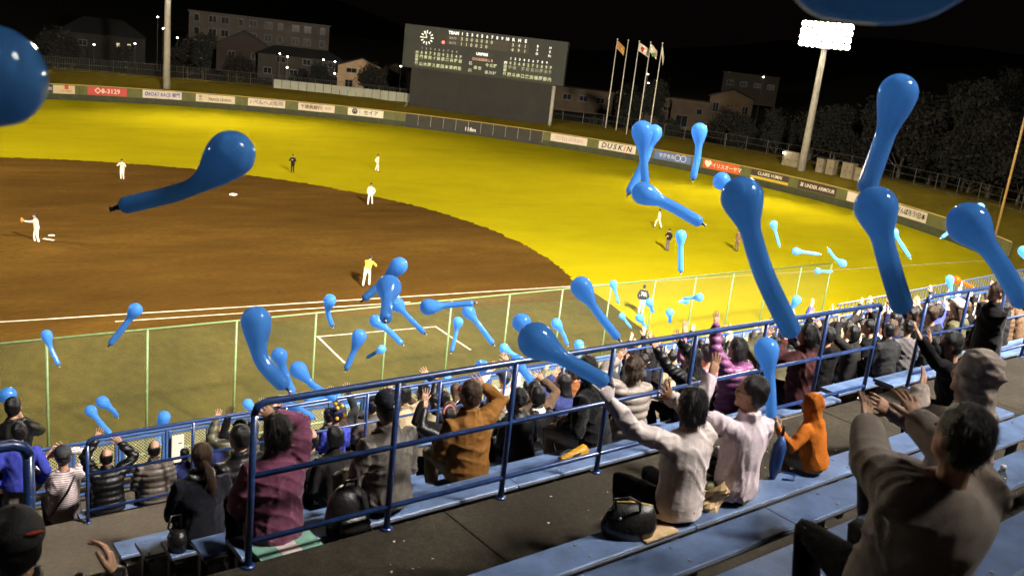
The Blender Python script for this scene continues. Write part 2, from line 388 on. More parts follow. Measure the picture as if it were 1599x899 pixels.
def ink(key, c): return mat('ink_'+key, c, .7)
BAN = [  # phi0, phi1, cloth colour, label, lettering list (text, u 0..1, v 0..1, size, colour, shear)
 (76.21, 75.36, (.035, .040, .075), 'dark navy banner with small pale lettering at the left end of the wall', [('HOTEL 観光', .5, .5, .42, 'pale', 0)]),
 (75.33, 73.86, (.62, .50, .30), 'cream banner with a red square and thin diagonal line', [('■', .62, .72, .62, 'red', 0), ('ART 商店', .6, .28, .32, 'orange', 0)]),
 (73.01, 70.30, (.55, .07, .06), 'pinkish red banner with white number lettering', [('◇8-3129', .5, .5, .82, 'pale', 0)]),
 (69.22, 66.44, (.66, .58, .52), 'white banner with blue boat race lettering', [('◎BOAT RACE 鳴門', .5, .5, .66, 'blue', .2)]),
 (65.43, 62.55, (.66, .56, .38), 'cream banner with thin widely spaced lettering', [('88', .12, .68, .4, 'blue', 0), ('88', .12, .3, .4, 'olive', 0), ('PEACE LIVING', .62, .38, .48, 'brown', 0)]),
 (61.60, 58.79, (.66, .57, .44), 'cream banner with large grey brown hospital lettering', [('♪ べんへよ阪院', .5, .5, .68, 'grey', 0)]),
 (57.81, 55.00, (.64, .54, .42), 'cream banner with small brown bank lettering', [('〒徳島銀行', .36, .5, .6, 'brown', 0), ('本部', .82, .5, .5, 'faint', 0)]),
 (53.99, 51.18, (.70, .63, .50), 'white banner with black circle emblem and three large characters', [('◎', .2, .52, .95, 'black', 0), ('▲', .2, .5, .42, 'black', 0), ('セイア', .65, .5, .70, 'black', 0)]),
 (37.68, 34.68, (.64, .55, .45), 'white banner with faint pinkish outlined lettering beside the scoreboard', [('TOTO SOKEN', .5, .5, .66, 'faint', 0)]),
 (33.73, 30.69, (.68, .60, .48), 'white banner with bold black slanted letters and one orange letter', [('D', .14, .5, 1.0, 'black', .22), ('U', .29, .5, 1.0, 'black', .22), ('S', .435, .5, 1.0, 'black', .22), ('K', .58, .5, 1.0, 'black', .22), ('I', .695, .5, 1.0, 'red', .22), ('N', .82, .5, 1.0, 'black', .22)]),
 (29.15, 26.15, (.10, .16, .36), 'blue banner with white characters', [('マクセル◯◯', .5, .5, .60, 'pale', 0)]),
 (25.14, 22.13, (.62, .10, .015), 'orange red banner with a white heart and characters', [('♥', .14, .52, .85, 'pale', 0), ('アイリスオーヤマ', .60, .46, .62, 'pale', 0)]),
 (21.18, 18.08, (.045, .030, .022), 'dark brown banner with pale serif letters and a yellow lower edge', [('CLAIRE H.IMAI', .5, .66, .56, 'pale', 0)]),
 (17.29, 14.16, (.050, .028, .018), 'dark brown banner with white sports lettering', [('⌘ UNDER ARMOUR', .5, .5, .58, 'pale', .1)]),
 (13.24, 10.63, (.66, .57, .46), 'plain white banner behind a big balloon', []),
 (9.22, 6.51, (.62, .54, .42), 'white banner with black cheer for Japan lettering', [('がんばろう!日本', .5, .5, .66, 'black', 0)]),
]
INK = {'pale': (.80, .72, .58), 'red': (.55, .05, .02), 'orange': (.55, .16, .04), 'blue': (.05, .045, .22), 'olive': (.3, .3, .08), 'brown': (.14, .08, .04), 'grey': (.20, .15, .13), 'faint': (.42, .30, .24), 'black': (.015, .013, .012)}
for bi, (p0, p1, colr, lab, let) in enumerate(BAN):
    a, b = wallp(p0), wallp(p1); c = (a+b)/2
    t = thing('banner', lab, 'banner', (c[0], c[1], .8))
    cm = mat('banner_cloth_%d' % bi, colr, .75, noise=.12, nscale=.8)
    nseg = 1 if p0-p1 < 1.6 else 3
    for k in range(nseg):
        q0, q1 = p0+(p1-p0)*k/nseg, p0+(p1-p0)*(k+1)/nseg; aa, bb = wallp(q0), wallp(q1); cc = (aa+bb)/2
        n2 = -unit(cc); cc = cc+n2*.115; rz = math.atan2(*(bb-aa)[::-1]); L = np.linalg.norm(bb-aa)
        MB().box((cc[0], cc[1], 1.335+rng.normal(0, .012)), (L-.03, .022, 1.02), rz).build('cloth_panel', cm, t, origin=(c[0], c[1], .8))
    if bi == 12:
        for k in range(3):
            q0, q1 = p0+(p1-p0)*k/3, p0+(p1-p0)*(k+1)/3; aa, bb = wallp(q0), wallp(q1); cc = (aa+bb)/2; cc = cc-unit(cc)*.13; rz = math.atan2(*(bb-aa)[::-1])
            MB().box((cc[0], cc[1], .98), (np.linalg.norm(bb-aa)-.03, .02, .30), rz).build('yellow_strip', mat('yellow_cloth', (.60, .42, .03), .7), t, origin=(c[0], c[1], .8))
    for (s, u, v, sz, ic, sh) in let:
        q = p0+(p1-p0)*u; o = wallp(q); o = o-unit(o)*.21
        text(s, sz, ink(ic, INK[ic]), t, np.array([o[0]-c[0], o[1]-c[1], .83+1.02*v-.8]), np.append(walldir(q), 0), (0, 0, 1), shear=sh, bold=.014, maxw=np.linalg.norm(b-a)*.9)

bank_grass = ramp_mat('bank_grass', [(.3, (.070, .054, .007)), (.5, (.120, .090, .010)), (.72, (.160, .120, .014))], [(.15, .45), (1.2, .3), (8., .25)], 1.0, .6, 12, spec=0.0)
prof = [(.25, 0.0), (.3, 1.70), (1.5, 1.82), (4.0, 2.35), (7.5, 2.85), (12, 3.0), (17, 2.5), (28, .02)]
V = []; ang = np.arange(-4, 97, 1.5)
for q in ang:
    for off, z in prof: V.append((*wallp(q, off), z+(rng.normal(0, .05) if 1 < off < 20 else 0)))
k = len(prof); F = [(i*k+j, (i+1)*k+j, (i+1)*k+j+1, i*k+j+1) for i in range(len(ang)-1) for j in range(k-1)]
tag(MB().add(V, F).build('grass_bank', bank_grass, None, True), kind='structure')

# perimeter mesh fence on the bank
pf = thing('perimeter_fence', 'thin dark wire fence along the top of the grass bank', 'fence', (75, 75, 3)); PO = np.array([75, 75, 3.0])
dim_steel = mat('dull_steel', (.10, .095, .08), .5, metal=.3)
for q in np.arange(0, 92, 1.6):
    a = wallp(q, 9.8); MB().tube([(*a, 2.6), (*a, 4.75)], .035, 5).build('post', dim_steel, pf, origin=PO)
for z in (3.0, 3.9, 4.7): MB().tube([(*wallp(q, 9.8), z) for q in np.arange(0, 92, 2.)], .022, 4).build('rail', dim_steel, pf, origin=PO)
m = MB()
for q in np.arange(0, 92, .16):
    a = wallp(q, 9.8); m.add([(a[0], a[1], 2.9), (a[0]+.02, a[1], 2.9), (a[0]+.02, a[1], 4.7), (a[0], a[1], 4.7)], [(0, 1, 2, 3)])
tag(m.build('wire', dim_steel, pf, origin=PO), kind='stuff')
# pale panel wall left of the scoreboard
pw = thing('panel_wall', 'low wall of pale grey upright panels left of the scoreboard', 'wall', (60, 90, 2)); PO = np.array([60, 90, 2.0])
pgrey = mat('pale_panel', (.27, .27, .20), .7, noise=.15, nscale=.7)
for q in np.arange(60.6, 49.2, -.62):
    a, b = wallp(q, 8.6), wallp(q-.6, 8.6); c = (a+b)/2
    MB().box((c[0], c[1], 3.4), (np.linalg.norm(b-a)-.03, .06, 1.55), math.atan2(*(b-a)[::-1])).build('panel', pgrey, pw, origin=PO)

# foul pole
fpole = thing('foul_pole', 'tall ochre foul pole at the right field corner', 'pole', (83.2, 0.2, 0))
ochre = mat('ochre_paint', (.36, .22, .06), .5)
MB().tube([(0, 0, 0), (0, 0, 16)], [.11, .09], 10).build('pole', ochre, fpole, True)
MB().box((0, 0, .1), (.5, .5, .2)).build('footing', concrete, fpole)

# ------------------------------------------------------------------ scoreboard
SM = np.array([78.815, 74.796, 0.0]); SN = np.array([-.72536, -.68837, 0]); SU = np.array([.68837, -.72536, 0])
sb = thing('scoreboard', 'large dark scoreboard with clock, innings and line-ups in pale characters', 'scoreboard', tuple(SM))
def sp(u, z, out=0.0): return SU*u+np.array([0, 0, z])+SN*out
srz = math.atan2(SU[1], SU[0])
board = mat('board_face', (.019, .023, .017), .7, noise=.25, nscale=.6); board2 = mat('board_lower', (.015, .0135, .010), .8, noise=.3, nscale=.4)
blk = mat('board_black', (.012, .010, .009), .6)
MB().box(sp(-1.75, 11.15, -.6), (24.3, 1.2, 6.1), srz).build('display_board', board, sb)
MB().box(sp(-1.7, 4.1, -.5), (21.4, .8, 8.0), srz).build('lower_wall', board2, sb)
for u in np.arange(-12.0, 9.0, 2.12): MB().box(sp(u+.35, 4.1, -.085), (.03, .03, 7.9), srz).build('seam_strip', blk, sb)
MB().tube([sp(9.15, 0, .1), sp(9.15, 8.0, .1)], .26, 8).build('side_post', pole_grey, sb, True)
MB().add([sp(9.3, 1.0, 0), sp(9.3, 3.2, 0), sp(9.3, 1.0, 3.4), sp(9.38, 1.0, 0), sp(9.38, 3.2, 0), sp(9.38, 1.0, 3.4)], [(0, 2, 1), (3, 4, 5), (0, 1, 4, 3), (1, 2, 5, 4), (2, 0, 3, 5)]).build('side_fin', pgrey, sb)
MB().add([sp(-12.6, 1.0, 0), sp(-12.6, 3.4, 0), sp(-12.6, 1.0, 3.6), sp(-12.52, 1.0, 0), sp(-12.52, 3.4, 0), sp(-12.52, 1.0, 3.6)], [(0, 1, 2), (3, 5, 4), (0, 3, 4, 1), (1, 4, 5, 2), (2, 5, 3, 0)]).build('side_fin', pgrey, sb)
lit_w = glow('lamp_white_char', (1.0, .95, .78), 1.15); lit_y = glow('lamp_yellow_char', (.80, .80, .42), .62); lit_o = glow('lamp_orange_char', (1, .42, .22), .60); lit_red = glow('red_signal_lamp', (1, .06, .05), 6.0); lit_dim = glow('lamp_dim_char', (.6, .58, .42), .35)
def panel(u0, u1, z0, z1, m, out=.03, name='panel'): MB().box(sp((u0+u1)/2, (z0+z1)/2, out/2), (u1-u0, out, z1-z0), srz).build(name, m, sb)
def stx(s, u, z, sz, m, bold=.02): text(s, sz, m, sb, sp(u, z, .09), SU, (0, 0, 1), bold=bold, name='character')
row1 = mat('board_row', (.045, .037, .026), .7)
panel(-7.35, 1.9, 13.30, 14.0, blk); panel(2.05, 4.85, 13.30, 14.0, blk)
panel(-7.3, 1.9, 12.62, 13.25, row1); panel(2.05, 4.85, 12.62, 13.25, row1); panel(-7.3, 1.9, 11.95, 12.56, row1); panel(2.05, 4.85, 11.95, 12.56, row1)
stx('TEAM', -6.4, 13.65, .62, lit_w, .035); stx('BAYS', -6.45, 12.93, .46, lit_dim); stx('BATS', -6.45, 12.25, .46, lit_dim)
for k in range(10): stx(str(k+1), -5.12+.745*k, 13.65, .58, lit_w, .03)
for k, c in enumerate('RHE'): stx(c, 2.5+.9*k, 13.65, .60, lit_w, .035)
for k, c in enumerate('3000000'): stx(c, -5.12+.745*k, 12.95, .62, lit_y)
for k, c in enumerate('110020'): stx(c, -5.12+.745*k, 12.25, .62, lit_y)
for k, c in enumerate('341'): stx(c, 2.5+.9*k, 12.93, .62, lit_y)
for k, c in enumerate('491'): stx(c, 2.5+.9*k, 12.25, .62, lit_y)
for k, c in enumerate('BSO'): stx(c, 6.1, 13.15-.52*k, .44, lit_w)
for k, c in enumerate(('H', 'E', 'Fc')): stx(c, 7.95, 13.12-.55*k, .44, lit_w)
for u0, nm1, nm2, pos in ((-11.95, '門青西イ萩原織谷野岩', '山木岡ス原田本津崎松', '687 3D9254P'.replace(' ', '')), (1.45, '平球 藤楠吉川岡永竹', '関斗岸口濱田福岡部内', '45682730'+'9P')):
    panel(u0-.15, u0+7.0, 10.72, 11.42, blk); panel(u0-.15, u0+7.0, 8.35, 10.70, mat('board_names', (.036, .038, .020), .7))
    for k in range(9): stx(str(k+1), u0+.95+.66*k, 11.05, .46, lit_w if u0 > 0 else lit_dim)
    for k, c in enumerate(pos): stx(c, u0+.95+.66*k, 10.42, .56, lit_y, .03)
    for k, c in enumerate(nm1):
        if c.strip(): stx(c, u0+.95+.66*k, 9.80, .52, lit_dim if u0 > 0 else lit_y)
    for k, c in enumerate(nm2): stx(c, u0+.95+.66*k, 8.78, .56, lit_y)
    for k, c in enumerate('四国銀行'): stx(c, u0+.25, 10.35-.5*k, .46, lit_w if u0 > 0 and k == 0 else lit_y)
stx('UMPIRE', -1.9, 11.15, .52, lit_w, .05)
panel(-3.95, .45, 10.10, 10.72, blk); stx('CH1B2B3B L R', -1.75, 10.40, .50, lit_o)
for k, (a, b, u) in enumerate((('石', '川', -3.5), ('今', '谷', -1.0), ('北', '川', -.38), ('野', '村', .2))): stx(a, u, 9.72, .52, lit_y); stx(b, u, 8.72, .52, lit_y)
stx('森', -2.7, 9.2, .5, lit_y); stx('笹', -2.05, 9.15, .5, lit_y)
cm = MB()
for k in range(12):
    a = 2*math.pi*k/12; r1, r2 = (.62, .98) if k % 3 else (.58, 1.02)
    MB().add([sp(-10.4+r1*math.sin(a)+s*.075*math.cos(a), 12.6+r1*math.cos(a)-s*.075*math.sin(a), .06+d) for d in (0, .02) for s in (-1, 1)]+[sp(-10.4+r2*math.sin(a)+s*.075*math.cos(a), 12.6+r2*math.cos(a)-s*.075*math.sin(a), .06+d) for d in (0, .02) for s in (-1, 1)],
             [(2, 3, 7, 6), (0, 4, 5, 1), (0, 2, 6, 4), (1, 5, 7, 3), (0, 1, 3, 2), (4, 6, 7, 5)]).build('clock_mark', lit_w, sb)
for a, L, w in ((R(-20), .95, .06), (R(-92), .85, .08)):
    MB().tube([sp(-10.4, 12.6, .1), sp(-10.4+L*math.sin(a), 12.6+L*math.cos(a), .1)], w, 6).build('clock_hand', glow('clock_hand_lit', (.85, .85, .45), 1.0), sb)
MB().ell(sp(-7.85, 12.2, .12), (.2, .2, .2)).build('signal_lamp', lit_red, sb)

# flag poles and flags
flagc = [('ochre and brown flag', (.40, .20, .05)), None, ('white flag with a red disc', (.62, .55, .46)), ('white and green flag', (.60, .52, .40)), ('white flag hanging limp', (.58, .52, .44))]
steel_w = mat('white_flagpole', (.62, .58, .48), .45)
for k, (x, y) in enumerate(((91.8, 63.7), (92.2, 61.8), (91.9, 59.1), (91.6, 56.4), (91.0, 53.4))):
    lab = ['slim flagpole flying an ochre flag', 'slim flagpole without any flag', 'slim flagpole flying the white flag with red disc', 'slim flagpole flying a white and green flag', 'slim flagpole with a white flag hanging limp'][k]
    t = thing('flagpole', lab, 'flagpole', (x, y, 2.4))
    MB().tube([(0, 0, -.2), (0, 0, 6), (0, 0, 12.9)], [.085, .07, .05], 8).build('pole', steel_w, t, True); MB().ell((0, 0, 12.98), (.1, .1, .1), 8, 6).build('finial', steel_w, t, True)
    if flagc[k]:
        lab2, colr = flagc[k]
        f_ = thing('flag', lab2+' flying from its pole', 'flag', (x, y, 15.2))
        wv = (1.2, 1.5, 1.5, 1.05, .45)[k]; drop = (.9, 1, .75, .9, 1.6)[k]; V = []; F = []; nx, nz = 12, 7
        for i in range(nx+1):
            for j in range(nz+1):
                u = i/nx; v = j/nz; V.append(np.array([0, 0, -1.1*v-drop*u**1.2])+rgt*[1, 1, 0]*wv*u+SN*(.16*math.sin(7*u+2*v+k)*u))
        F = [(i*(nz+1)+j, (i+1)*(nz+1)+j, (i+1)*(nz+1)+j+1, i*(nz+1)+j+1) for i in range(nx) for j in range(nz)]
        V2 = [v+SN*.012 for v in V]
        mm = MB().add(V, F).add(V2, [q[::-1] for q in F]); mm.build('cloth', mat('flag_cloth_%d' % k, colr, .8), f_, True)
        if k == 2:
            dv = []
            for s in (1, -1):
                c = np.array([0, 0, -.675-drop*.5**1.2])+rgt*[1, 1, 0]*wv*.5+SN*(.16*math.sin(3.5+1+k)*.5+.03*s)
                MB().add([c+rgt*[1, 1, 0]*.42*math.cos(q)+np.array([0, 0, .42*math.sin(q)-.28*math.cos(q)]) for q in np.linspace(0, 2*math.pi, 20, endpoint=False)], [tuple(range(20))]).build('red_disc', mat('flag_red', (.40, .02, .015), .8), f_)
        elif k == 3: 
            c = np.array([0, 0, -.9-drop*.55])+rgt*[1, 1, 0]*wv*.6+SN*.14
            MB().box(c, (.5, .01, .5), srz).build('emblem', mat('flag_green', (.12, .20, .05), .8), f_)

# utility cabinets at the foot of the right tower
cabm = mat('cream_cabinet', (.22, .18, .11), .6, noise=.25, nscale=2)
for k, (ph, off, w, h) in enumerate(((19.35, 5.2, 2.6, 1.75), (17.15, 5.4, 1.0, 1.6), (16.35, 5.4, 1.1, 1.7), (15.0, 5.4, 1.6, 1.75), (14.1, 5.4, 1.1, 1.45))):
    a = wallp(ph, off); d = walldir(ph); rz = math.atan2(d[1], d[0])
    lab = ['wide cream cabinet with a lamp left of the right tower', 'narrow cream cabinet hard by the right tower foot', 'cream cabinet with a dark latch right of the tower', 'wider cream cabinet between two lamps', 'low cream cabinet at the end of its row'][k]
    t = thing('utility_cabinet', lab, 'cabinet', (a[0], a[1], 2.45), rz, 'cabinets by the right tower')
    MB().box((0, 0, h/2), (w, .7, h)).build('case', cabm, t); MB().box((0, 0, h+.04), (w+.1, .8, .08)).build('lid', cabm, t)
    for s in ((-.25, .25) if w > 1.4 else (0,)):
        dn = MB().box((s*w, -.365, h*.48), (w*(.46 if w > 1.4 else .88), .03, h*.86)).build('door', cabm, t)
        MB().box((s*w+.15, -.39, h*.5), (.12, .03, .14)).build('latch', blackm, dn)
# ------------------------------------------------------------------ town and trees behind the ground
hill_m = ramp_mat('hill_scrub', [(.3, (.010, .010, .004)), (.5, (.020, .019, .008)), (.72, (.034, .030, .012))], [(.02, .5), (.2, .5)], .95, .6, 1.0)
V = []; F = []; nx, ny = 46, 12
for i in range(nx+1):
    a = R(-14+125*i/nx)
    for j in range(ny+1):
        rr = 150+40*j; h = max(0, (rr-205)/400)*38*(.75+.5*math.sin(a*5.1)+.25*math.sin(a*11+j*.6))
        V.append((rr*math.cos(a), rr*math.sin(a), .03+max(0, h)+rng.normal(0, .3)*(j > 1)))
F = [(i*(ny+1)+j, i*(ny+1)+j+1, (i+1)*(ny+1)+j+1, (i+1)*(ny+1)+j) for i in range(nx) for j in range(ny)]
tag(MB().add(V, [q[::-1] for q in F]).build('hill', hill_m, None, True), kind='structure')
glass_dk = mat('dark_window_glass', (.012, .013, .016), .12); trim = mat('window_trim', (.20, .19, .17), .6); lit_win = glow('lit_window', (1, .80, .45), .8)
roof_dk = mat('dark_roof_tile', (.022, .020, .020), .7, noise=.3, nscale=3)
def house(name, label, x, y, z, w, d, h, wallc, roof='gable', rise=2.0, wins=(), face=None, storeys=2, lit=(), cat='house', eave=.5, band=None, rows=None):
    ang = math.atan2(CAM[1]-y, CAM[0]-x)+math.pi/2 if face is None else face       # local -y looks at the ground
    t = thing(name, label, cat, (x, y, z), ang)
    dimf = 1.0 if wallc[0] > .4 else .85 if .11 < wallc[0] < .12 else .55
    wallc = tuple(c*dimf for c in wallc)
    wm = mat('wall_%.3f_%.3f' % (wallc[0], wallc[2]), wallc, .85, noise=.2, nscale=.6)
    if roof == 'gable':                                    # gable end towards the viewer
        V = [(-w/2, -d/2, 0), (w/2, -d/2, 0), (w/2, -d/2, h), (0, -d/2, h+rise), (-w/2, -d/2, h), (-w/2, d/2, 0), (w/2, d/2, 0), (w/2, d/2, h), (0, d/2, h+rise), (-w/2, d/2, h)]
        MB().add(V, [(0, 1, 2, 3, 4), (9, 8, 7, 6, 5), (0, 5, 6, 1), (1, 6, 7, 2), (5, 0, 4, 9), (2, 7, 8, 3), (3, 8, 9, 4)]).build('wall', wm, t)
        sl = math.atan2(rise, w/2); L = math.hypot(w/2, rise)+eave; rf = MB()
        for s in (-1, 1):
            c = np.array([s*(w/4+eave*.35*math.cos(sl)), 0, h+rise/2-eave*.35*math.sin(sl)+.1]); rf.box(c, (L, d+2*eave, .16), M=roty(s*sl))
        rf.build('roof', roof_dk, t)
    elif roof == 'hip':
        MB().box((0, 0, h/2), (w, d, h)).build('wall', wm, t)
        e = eave; V = [(-w/2-e, -d/2-e, h), (w/2+e, -d/2-e, h), (w/2+e, d/2+e, h), (-w/2-e, d/2+e, h), (-w/2+d/2, 0, h+rise), (w/2-d/2, 0, h+rise)]
        if w/2-d/2 < .5: V[4] = (-.5, 0, h+rise); V[5] = (.5, 0, h+rise)
        MB().add(V, [(0, 1, 5, 4), (1, 2, 5), (2, 3, 4, 5), (3, 0, 4), (3, 2, 1, 0)]).build('roof', roof_dk, t)
    else:
        MB().box((0, 0, h/2), (w, d, h)).build('wall', wm, t); MB().box((0, 0, h+.15), (w+.5, d+.5, .3)).build('roof', wm, t)
    if band: MB().box((0, -d/2-.35, band), (w+.3, .7, .9)).build('balcony', wm, t)
    for k, (wx, wz, ww, wh) in enumerate(wins):
        f = MB().box((wx, -d/2-.03, wz), (ww+.16, .10, wh+.16)).build('window', trim, t)
        MB().box((wx, -d/2-.09, wz), (ww, .04, wh)).build('pane', lit_win if k in lit else glass_dk, f)
        if ww > 1.0: MB().box((wx, -d/2-.12, wz), (.06, .04, wh)).build('mullion', trim, f)
    return t
aw = []
for r_ in range(4):
    for c_ in range(10): aw.append((-13.4+c_*2.95+(c_ % 2)*.35, 2.2+r_*2.75, 1.5 if c_ % 3 else 1.0, 1.35))
house('apartment_block', 'dim four storey apartment block with rows of dark windows on the left', 76.7, 171.6, .6, 30, 9, 11.6, (.115, .095, .075), 'flat', wins=aw, cat='building')
house('town_house', 'lit cream gable house with a balcony band left of the scoreboard', 87.3, 138.9, .3, 9.4, 8, 4.9, (.50, .34, .19), 'gable', 1.7, wins=((-2.0, 4.1, 1.9, .75), (2.3, 3.9, 1.1, .9), (-2.4, 1.5, 1.4, 1.3), (1.6, 1.4, 1.8, 1.4)), band=2.9)
house('town_house', 'dark roofed house tucked behind the cream gable house', 97.5, 144.0, .2, 8.5, 8, 4.0, (.10, .08, .06), 'gable', 2.0, wins=((-1.5, 2.8, 1.4, 1.0), (1.8, 2.8, 1.2, 1.0)))
house('long_house', 'long low house with a row of lit porch lamps', 78.5, 150.5, .6, 17, 6, 5.0, (.085, .07, .05), 'hip', 1.8, wins=tuple((-6.5+k*2.6, 1.7+2.4*(k % 2), 1.5, 1.1) for k in range(6)))
house('town_house', 'dim gabled house under the apartment block', 69.5, 160.0, 1.0, 11, 8, 5.4, (.085, .06, .042), 'gable', 3.0, wins=((-2.5, 3.6, 1.4, 1.1), (2.2, 3.6, 1.4, 1.1)))
house('town_house', 'wide dark roofed house at the far left with two lit windows', 45.8, 184.0, .0, 17, 9, 5.2, (.045, .038, .028), 'hip', 3.4, wins=((3.0, 3.2, .6, 1.1), (5.2, 3.2, .6, 1.1), (-4, 3.2, 1.6, 1.1)), lit=(0, 1))
house('town_house', 'brownish two storey house seen past the scoreboard post', 131.7, 121.0, .6, 13, 8, 4.6, (.16, .115, .07), 'flat', wins=((-3.5, 3.0, 1.8, 1.1), (0, 3.0, 1.8, 1.1), (3.6, 3.0, 1.8, 1.1)))
house('town_house', 'long tan house with pale eaves behind the flagpoles', 137.0, 106.3, .4, 12.5, 8, 5.4, (.21, .15, .095), 'flat', wins=((-3.6, 3.6, 1.3, 1.0), (.8, 3.6, 2.0, 1.0), (4.2, 3.6, 1.6, .8)))
house('town_house', 'square tan house with a dark garage opening', 140.5, 97.2, .4, 7.2, 8, 5.6, (.24, .17, .10), 'flat', wins=((-1.3, 1.7, 2.2, 2.2), (1.9, 3.9, 1.0, 1.0)))
house('town_house', 'tan gabled house with pale shutters behind a round tree', 154.5, 99.6, .6, 8.8, 8, 6.8, (.24, .165, .095), 'gable', 1.6, wins=((-3.0, 4.6, 1.1, 1.9), (3.0, 4.6, 1.1, 1.4), (0, 2.0, 2.0, 1.2)))
house('town_house', 'dim flat roofed house high on the slope at right', 193.3, 130.7, 5.0, 14, 9, 7.2, (.075, .058, .042), 'flat', wins=tuple((-5+k*3.4, 4.8, 1.6, 1.1) for k in range(4)))

# street and porch lamps glowing in the town
lampw = glow('street_lamp_glow', (1, .95, .82), 22.0)
try: lampw.cycles.emission_sampling = 'NONE'
except Exception: pass
LP = [(51.9, 160.4, 10.4), (52.7, 159.2, 8.3), (55.0, 157.1, 6.8), (47.8, 161.4, 4.7), (40.9, 165.7, 3.6), (72.0, 145.0, 6.0), (73.3, 144.0, 5.6), (79.3, 139.9, 5.8), (81.2, 138.5, 5.7), (73.1, 143.4, 3.5), (78.9, 139.3, 3.4), (81.0, 137.9, 3.4), (92.2, 131.0, 6.3), (133.6, 103.5, 10.3), (133.6, 102.9, 8.6), (134.7, 102.2, 8.6), (135.7, 101.5, 8.7), (134.5, 101.8, 7.0), (140.9, 97.1, 6.1), (152.9, 90.6, 12.3), (152.0, 87.6, 2.6), (152.9, 87.0, 2.5), (96.6, 35.0, 4.0), (101.3, 31.2, 3.7), (191.8, 60.9, 3.9)]
pm_ = None
for k, (x, y, z) in enumerate(LP):
    zb = 2.9 if k in (22, 23) else .1
    t = thing('street_lamp', 'small bright street lamp glowing among the dark houses and trees' if k not in (22, 23) else 'small bright lamp on a post beside the cream cabinets', 'street lamp', (x, y, zb), group='street lamps behind the outfield' if k not in (22, 23) else 'lamps beside the cabinets')
    h = z-zb; MB().tube([(0, 0, 0), (0, 0, h*.7), (0, 0, h)], [.07, .06, .05], 6).build('pole', dim_steel, t); MB().ell((0, 0, h), (.17, .17, .12), 8, 6).build('lamp_head', lampw, t, True)

# trees: tapered trunk with limbs, crown of leaf-sized faces
leaf_m = mat('leaf_dark', (.006, .007, .0025), .9, noise=.5, nscale=.7)
leaf_b = mat('leaf_brown', (.009, .0072, .003), .9, noise=.5, nscale=.7)
bark = mat('bark', (.060, .048, .034), .9, noise=.3, nscale=5)
def crown_mesh(seed, rx, ry, rz, n, mleaf):
    g = np.random.default_rng(seed); cl = []
    k = 26
    for _ in range(k):
        u = unit(g.normal(size=3)); q = g.uniform(.35, .95); cl.append((u*np.array([rx, ry, rz])*q*g.uniform(.8, 1.12), g.uniform(.16, .34)*rx))
    c = np.array([q[0] for q in cl]); s = np.array([q[1] for q in cl]); ii = g.integers(0, k, n)
    pos = c[ii]+g.normal(size=(n, 3))*s[ii][:, None]*.62
    a = g.normal(size=(n, 3)); a /= np.linalg.norm(a, axis=1)[:, None]; b = np.cross(a, g.normal(size=(n, 3))); b /= np.linalg.norm(b, axis=1)[:, None]
    L = g.uniform(.16, .34, n)[:, None]; 
    v = np.stack([pos-a*L, pos+b*L*.45, pos+a*L, pos-b*L*.45], 1).reshape(-1, 3)
    li = np.arange(4*n, dtype=np.int32); ls = np.arange(0, 4*n, 4, dtype=np.int32)
    me = arrays_mesh('crown', [(v, li, ls)], mleaf); me.polygons.foreach_set('use_smooth', [False]*n); return me
def trunk_mesh(seed, h, r_):
    g = np.random.default_rng(seed); m = MB(); top = np.array([g.normal(0, .3), g.normal(0, .3), h])
    m.tube([(0, 0, -.3), (g.normal(0, .1), g.normal(0, .1), h*.4), top], [r_, r_*.7, r_*.3], 8)
    for _ in range(7):
        q = g.uniform(.35, .9); b = top*q; d = unit([g.normal(), g.normal(), g.uniform(.3, 1)]); m.tube([b, b+d*h*.2, b+d*h*.42+np.array([0, 0, h*.08])], [r_*.35, r_*.22, r_*.08], 5)
    return m
TC = [crown_mesh(11+k, *d, n, l) for k, (d, n, l) in enumerate((((3.0, 3.0, 2.6), 5200, leaf_m), ((2.4, 2.4, 3.6), 5200, leaf_m), ((3.6, 3.4, 2.4), 5600, leaf_b), ((1.8, 1.8, 1.5), 2600, leaf_m)))]
TT = []
for k, (h, r_) in enumerate(((5.0, .22), (6.0, .22), (5.2, .26), (2.2, .12))):
    o = trunk_mesh(40+k, h, r_).build('trunk_tmp', bark, None, True); TT.append((o.data, h)); bpy.data.objects.remove(o)
TL = ['dark rounded tree', 'tall narrow dark tree', 'broad brownish tree', 'low dark bush']
def tree(x, y, z, k, s):
    ph = math.degrees(math.atan2(y, x)); off = math.hypot(x, y)-np.linalg.norm(wallp(min(max(ph, 0), 82)))
    where = 'behind the left field banners' if ph > 57 else 'by the cream gable house' if ph > 45 else 'beside the flagpoles' if ph > 30 else 'between the flagpoles and right tower' if ph > 19.5 else 'behind the cream cabinets' if ph > 12 else 'behind the last white banner' if ph > 5.5 else 'beyond the foul pole'
    row = 'at the fence' if off < 20 else 'in the first row' if off < 28 else 'in the second row' if off < 42 else 'in the back row'
    lab = '%s %s %s' % (TL[k], row, where)
    t = thing('tree' if k < 3 else 'bush', lab, 'tree' if k < 3 else 'bush', (x, y, z), rng.uniform(0, 6), 'trees: '+lab)
    t.scale = (s, s, s*rng.uniform(.9, 1.15))
    link('trunk', TT[k][0], t); link('crown', TC[k], t, (0, 0, TT[k][1]+(.6 if k < 3 else -.3)))
g = np.random.default_rng(5)
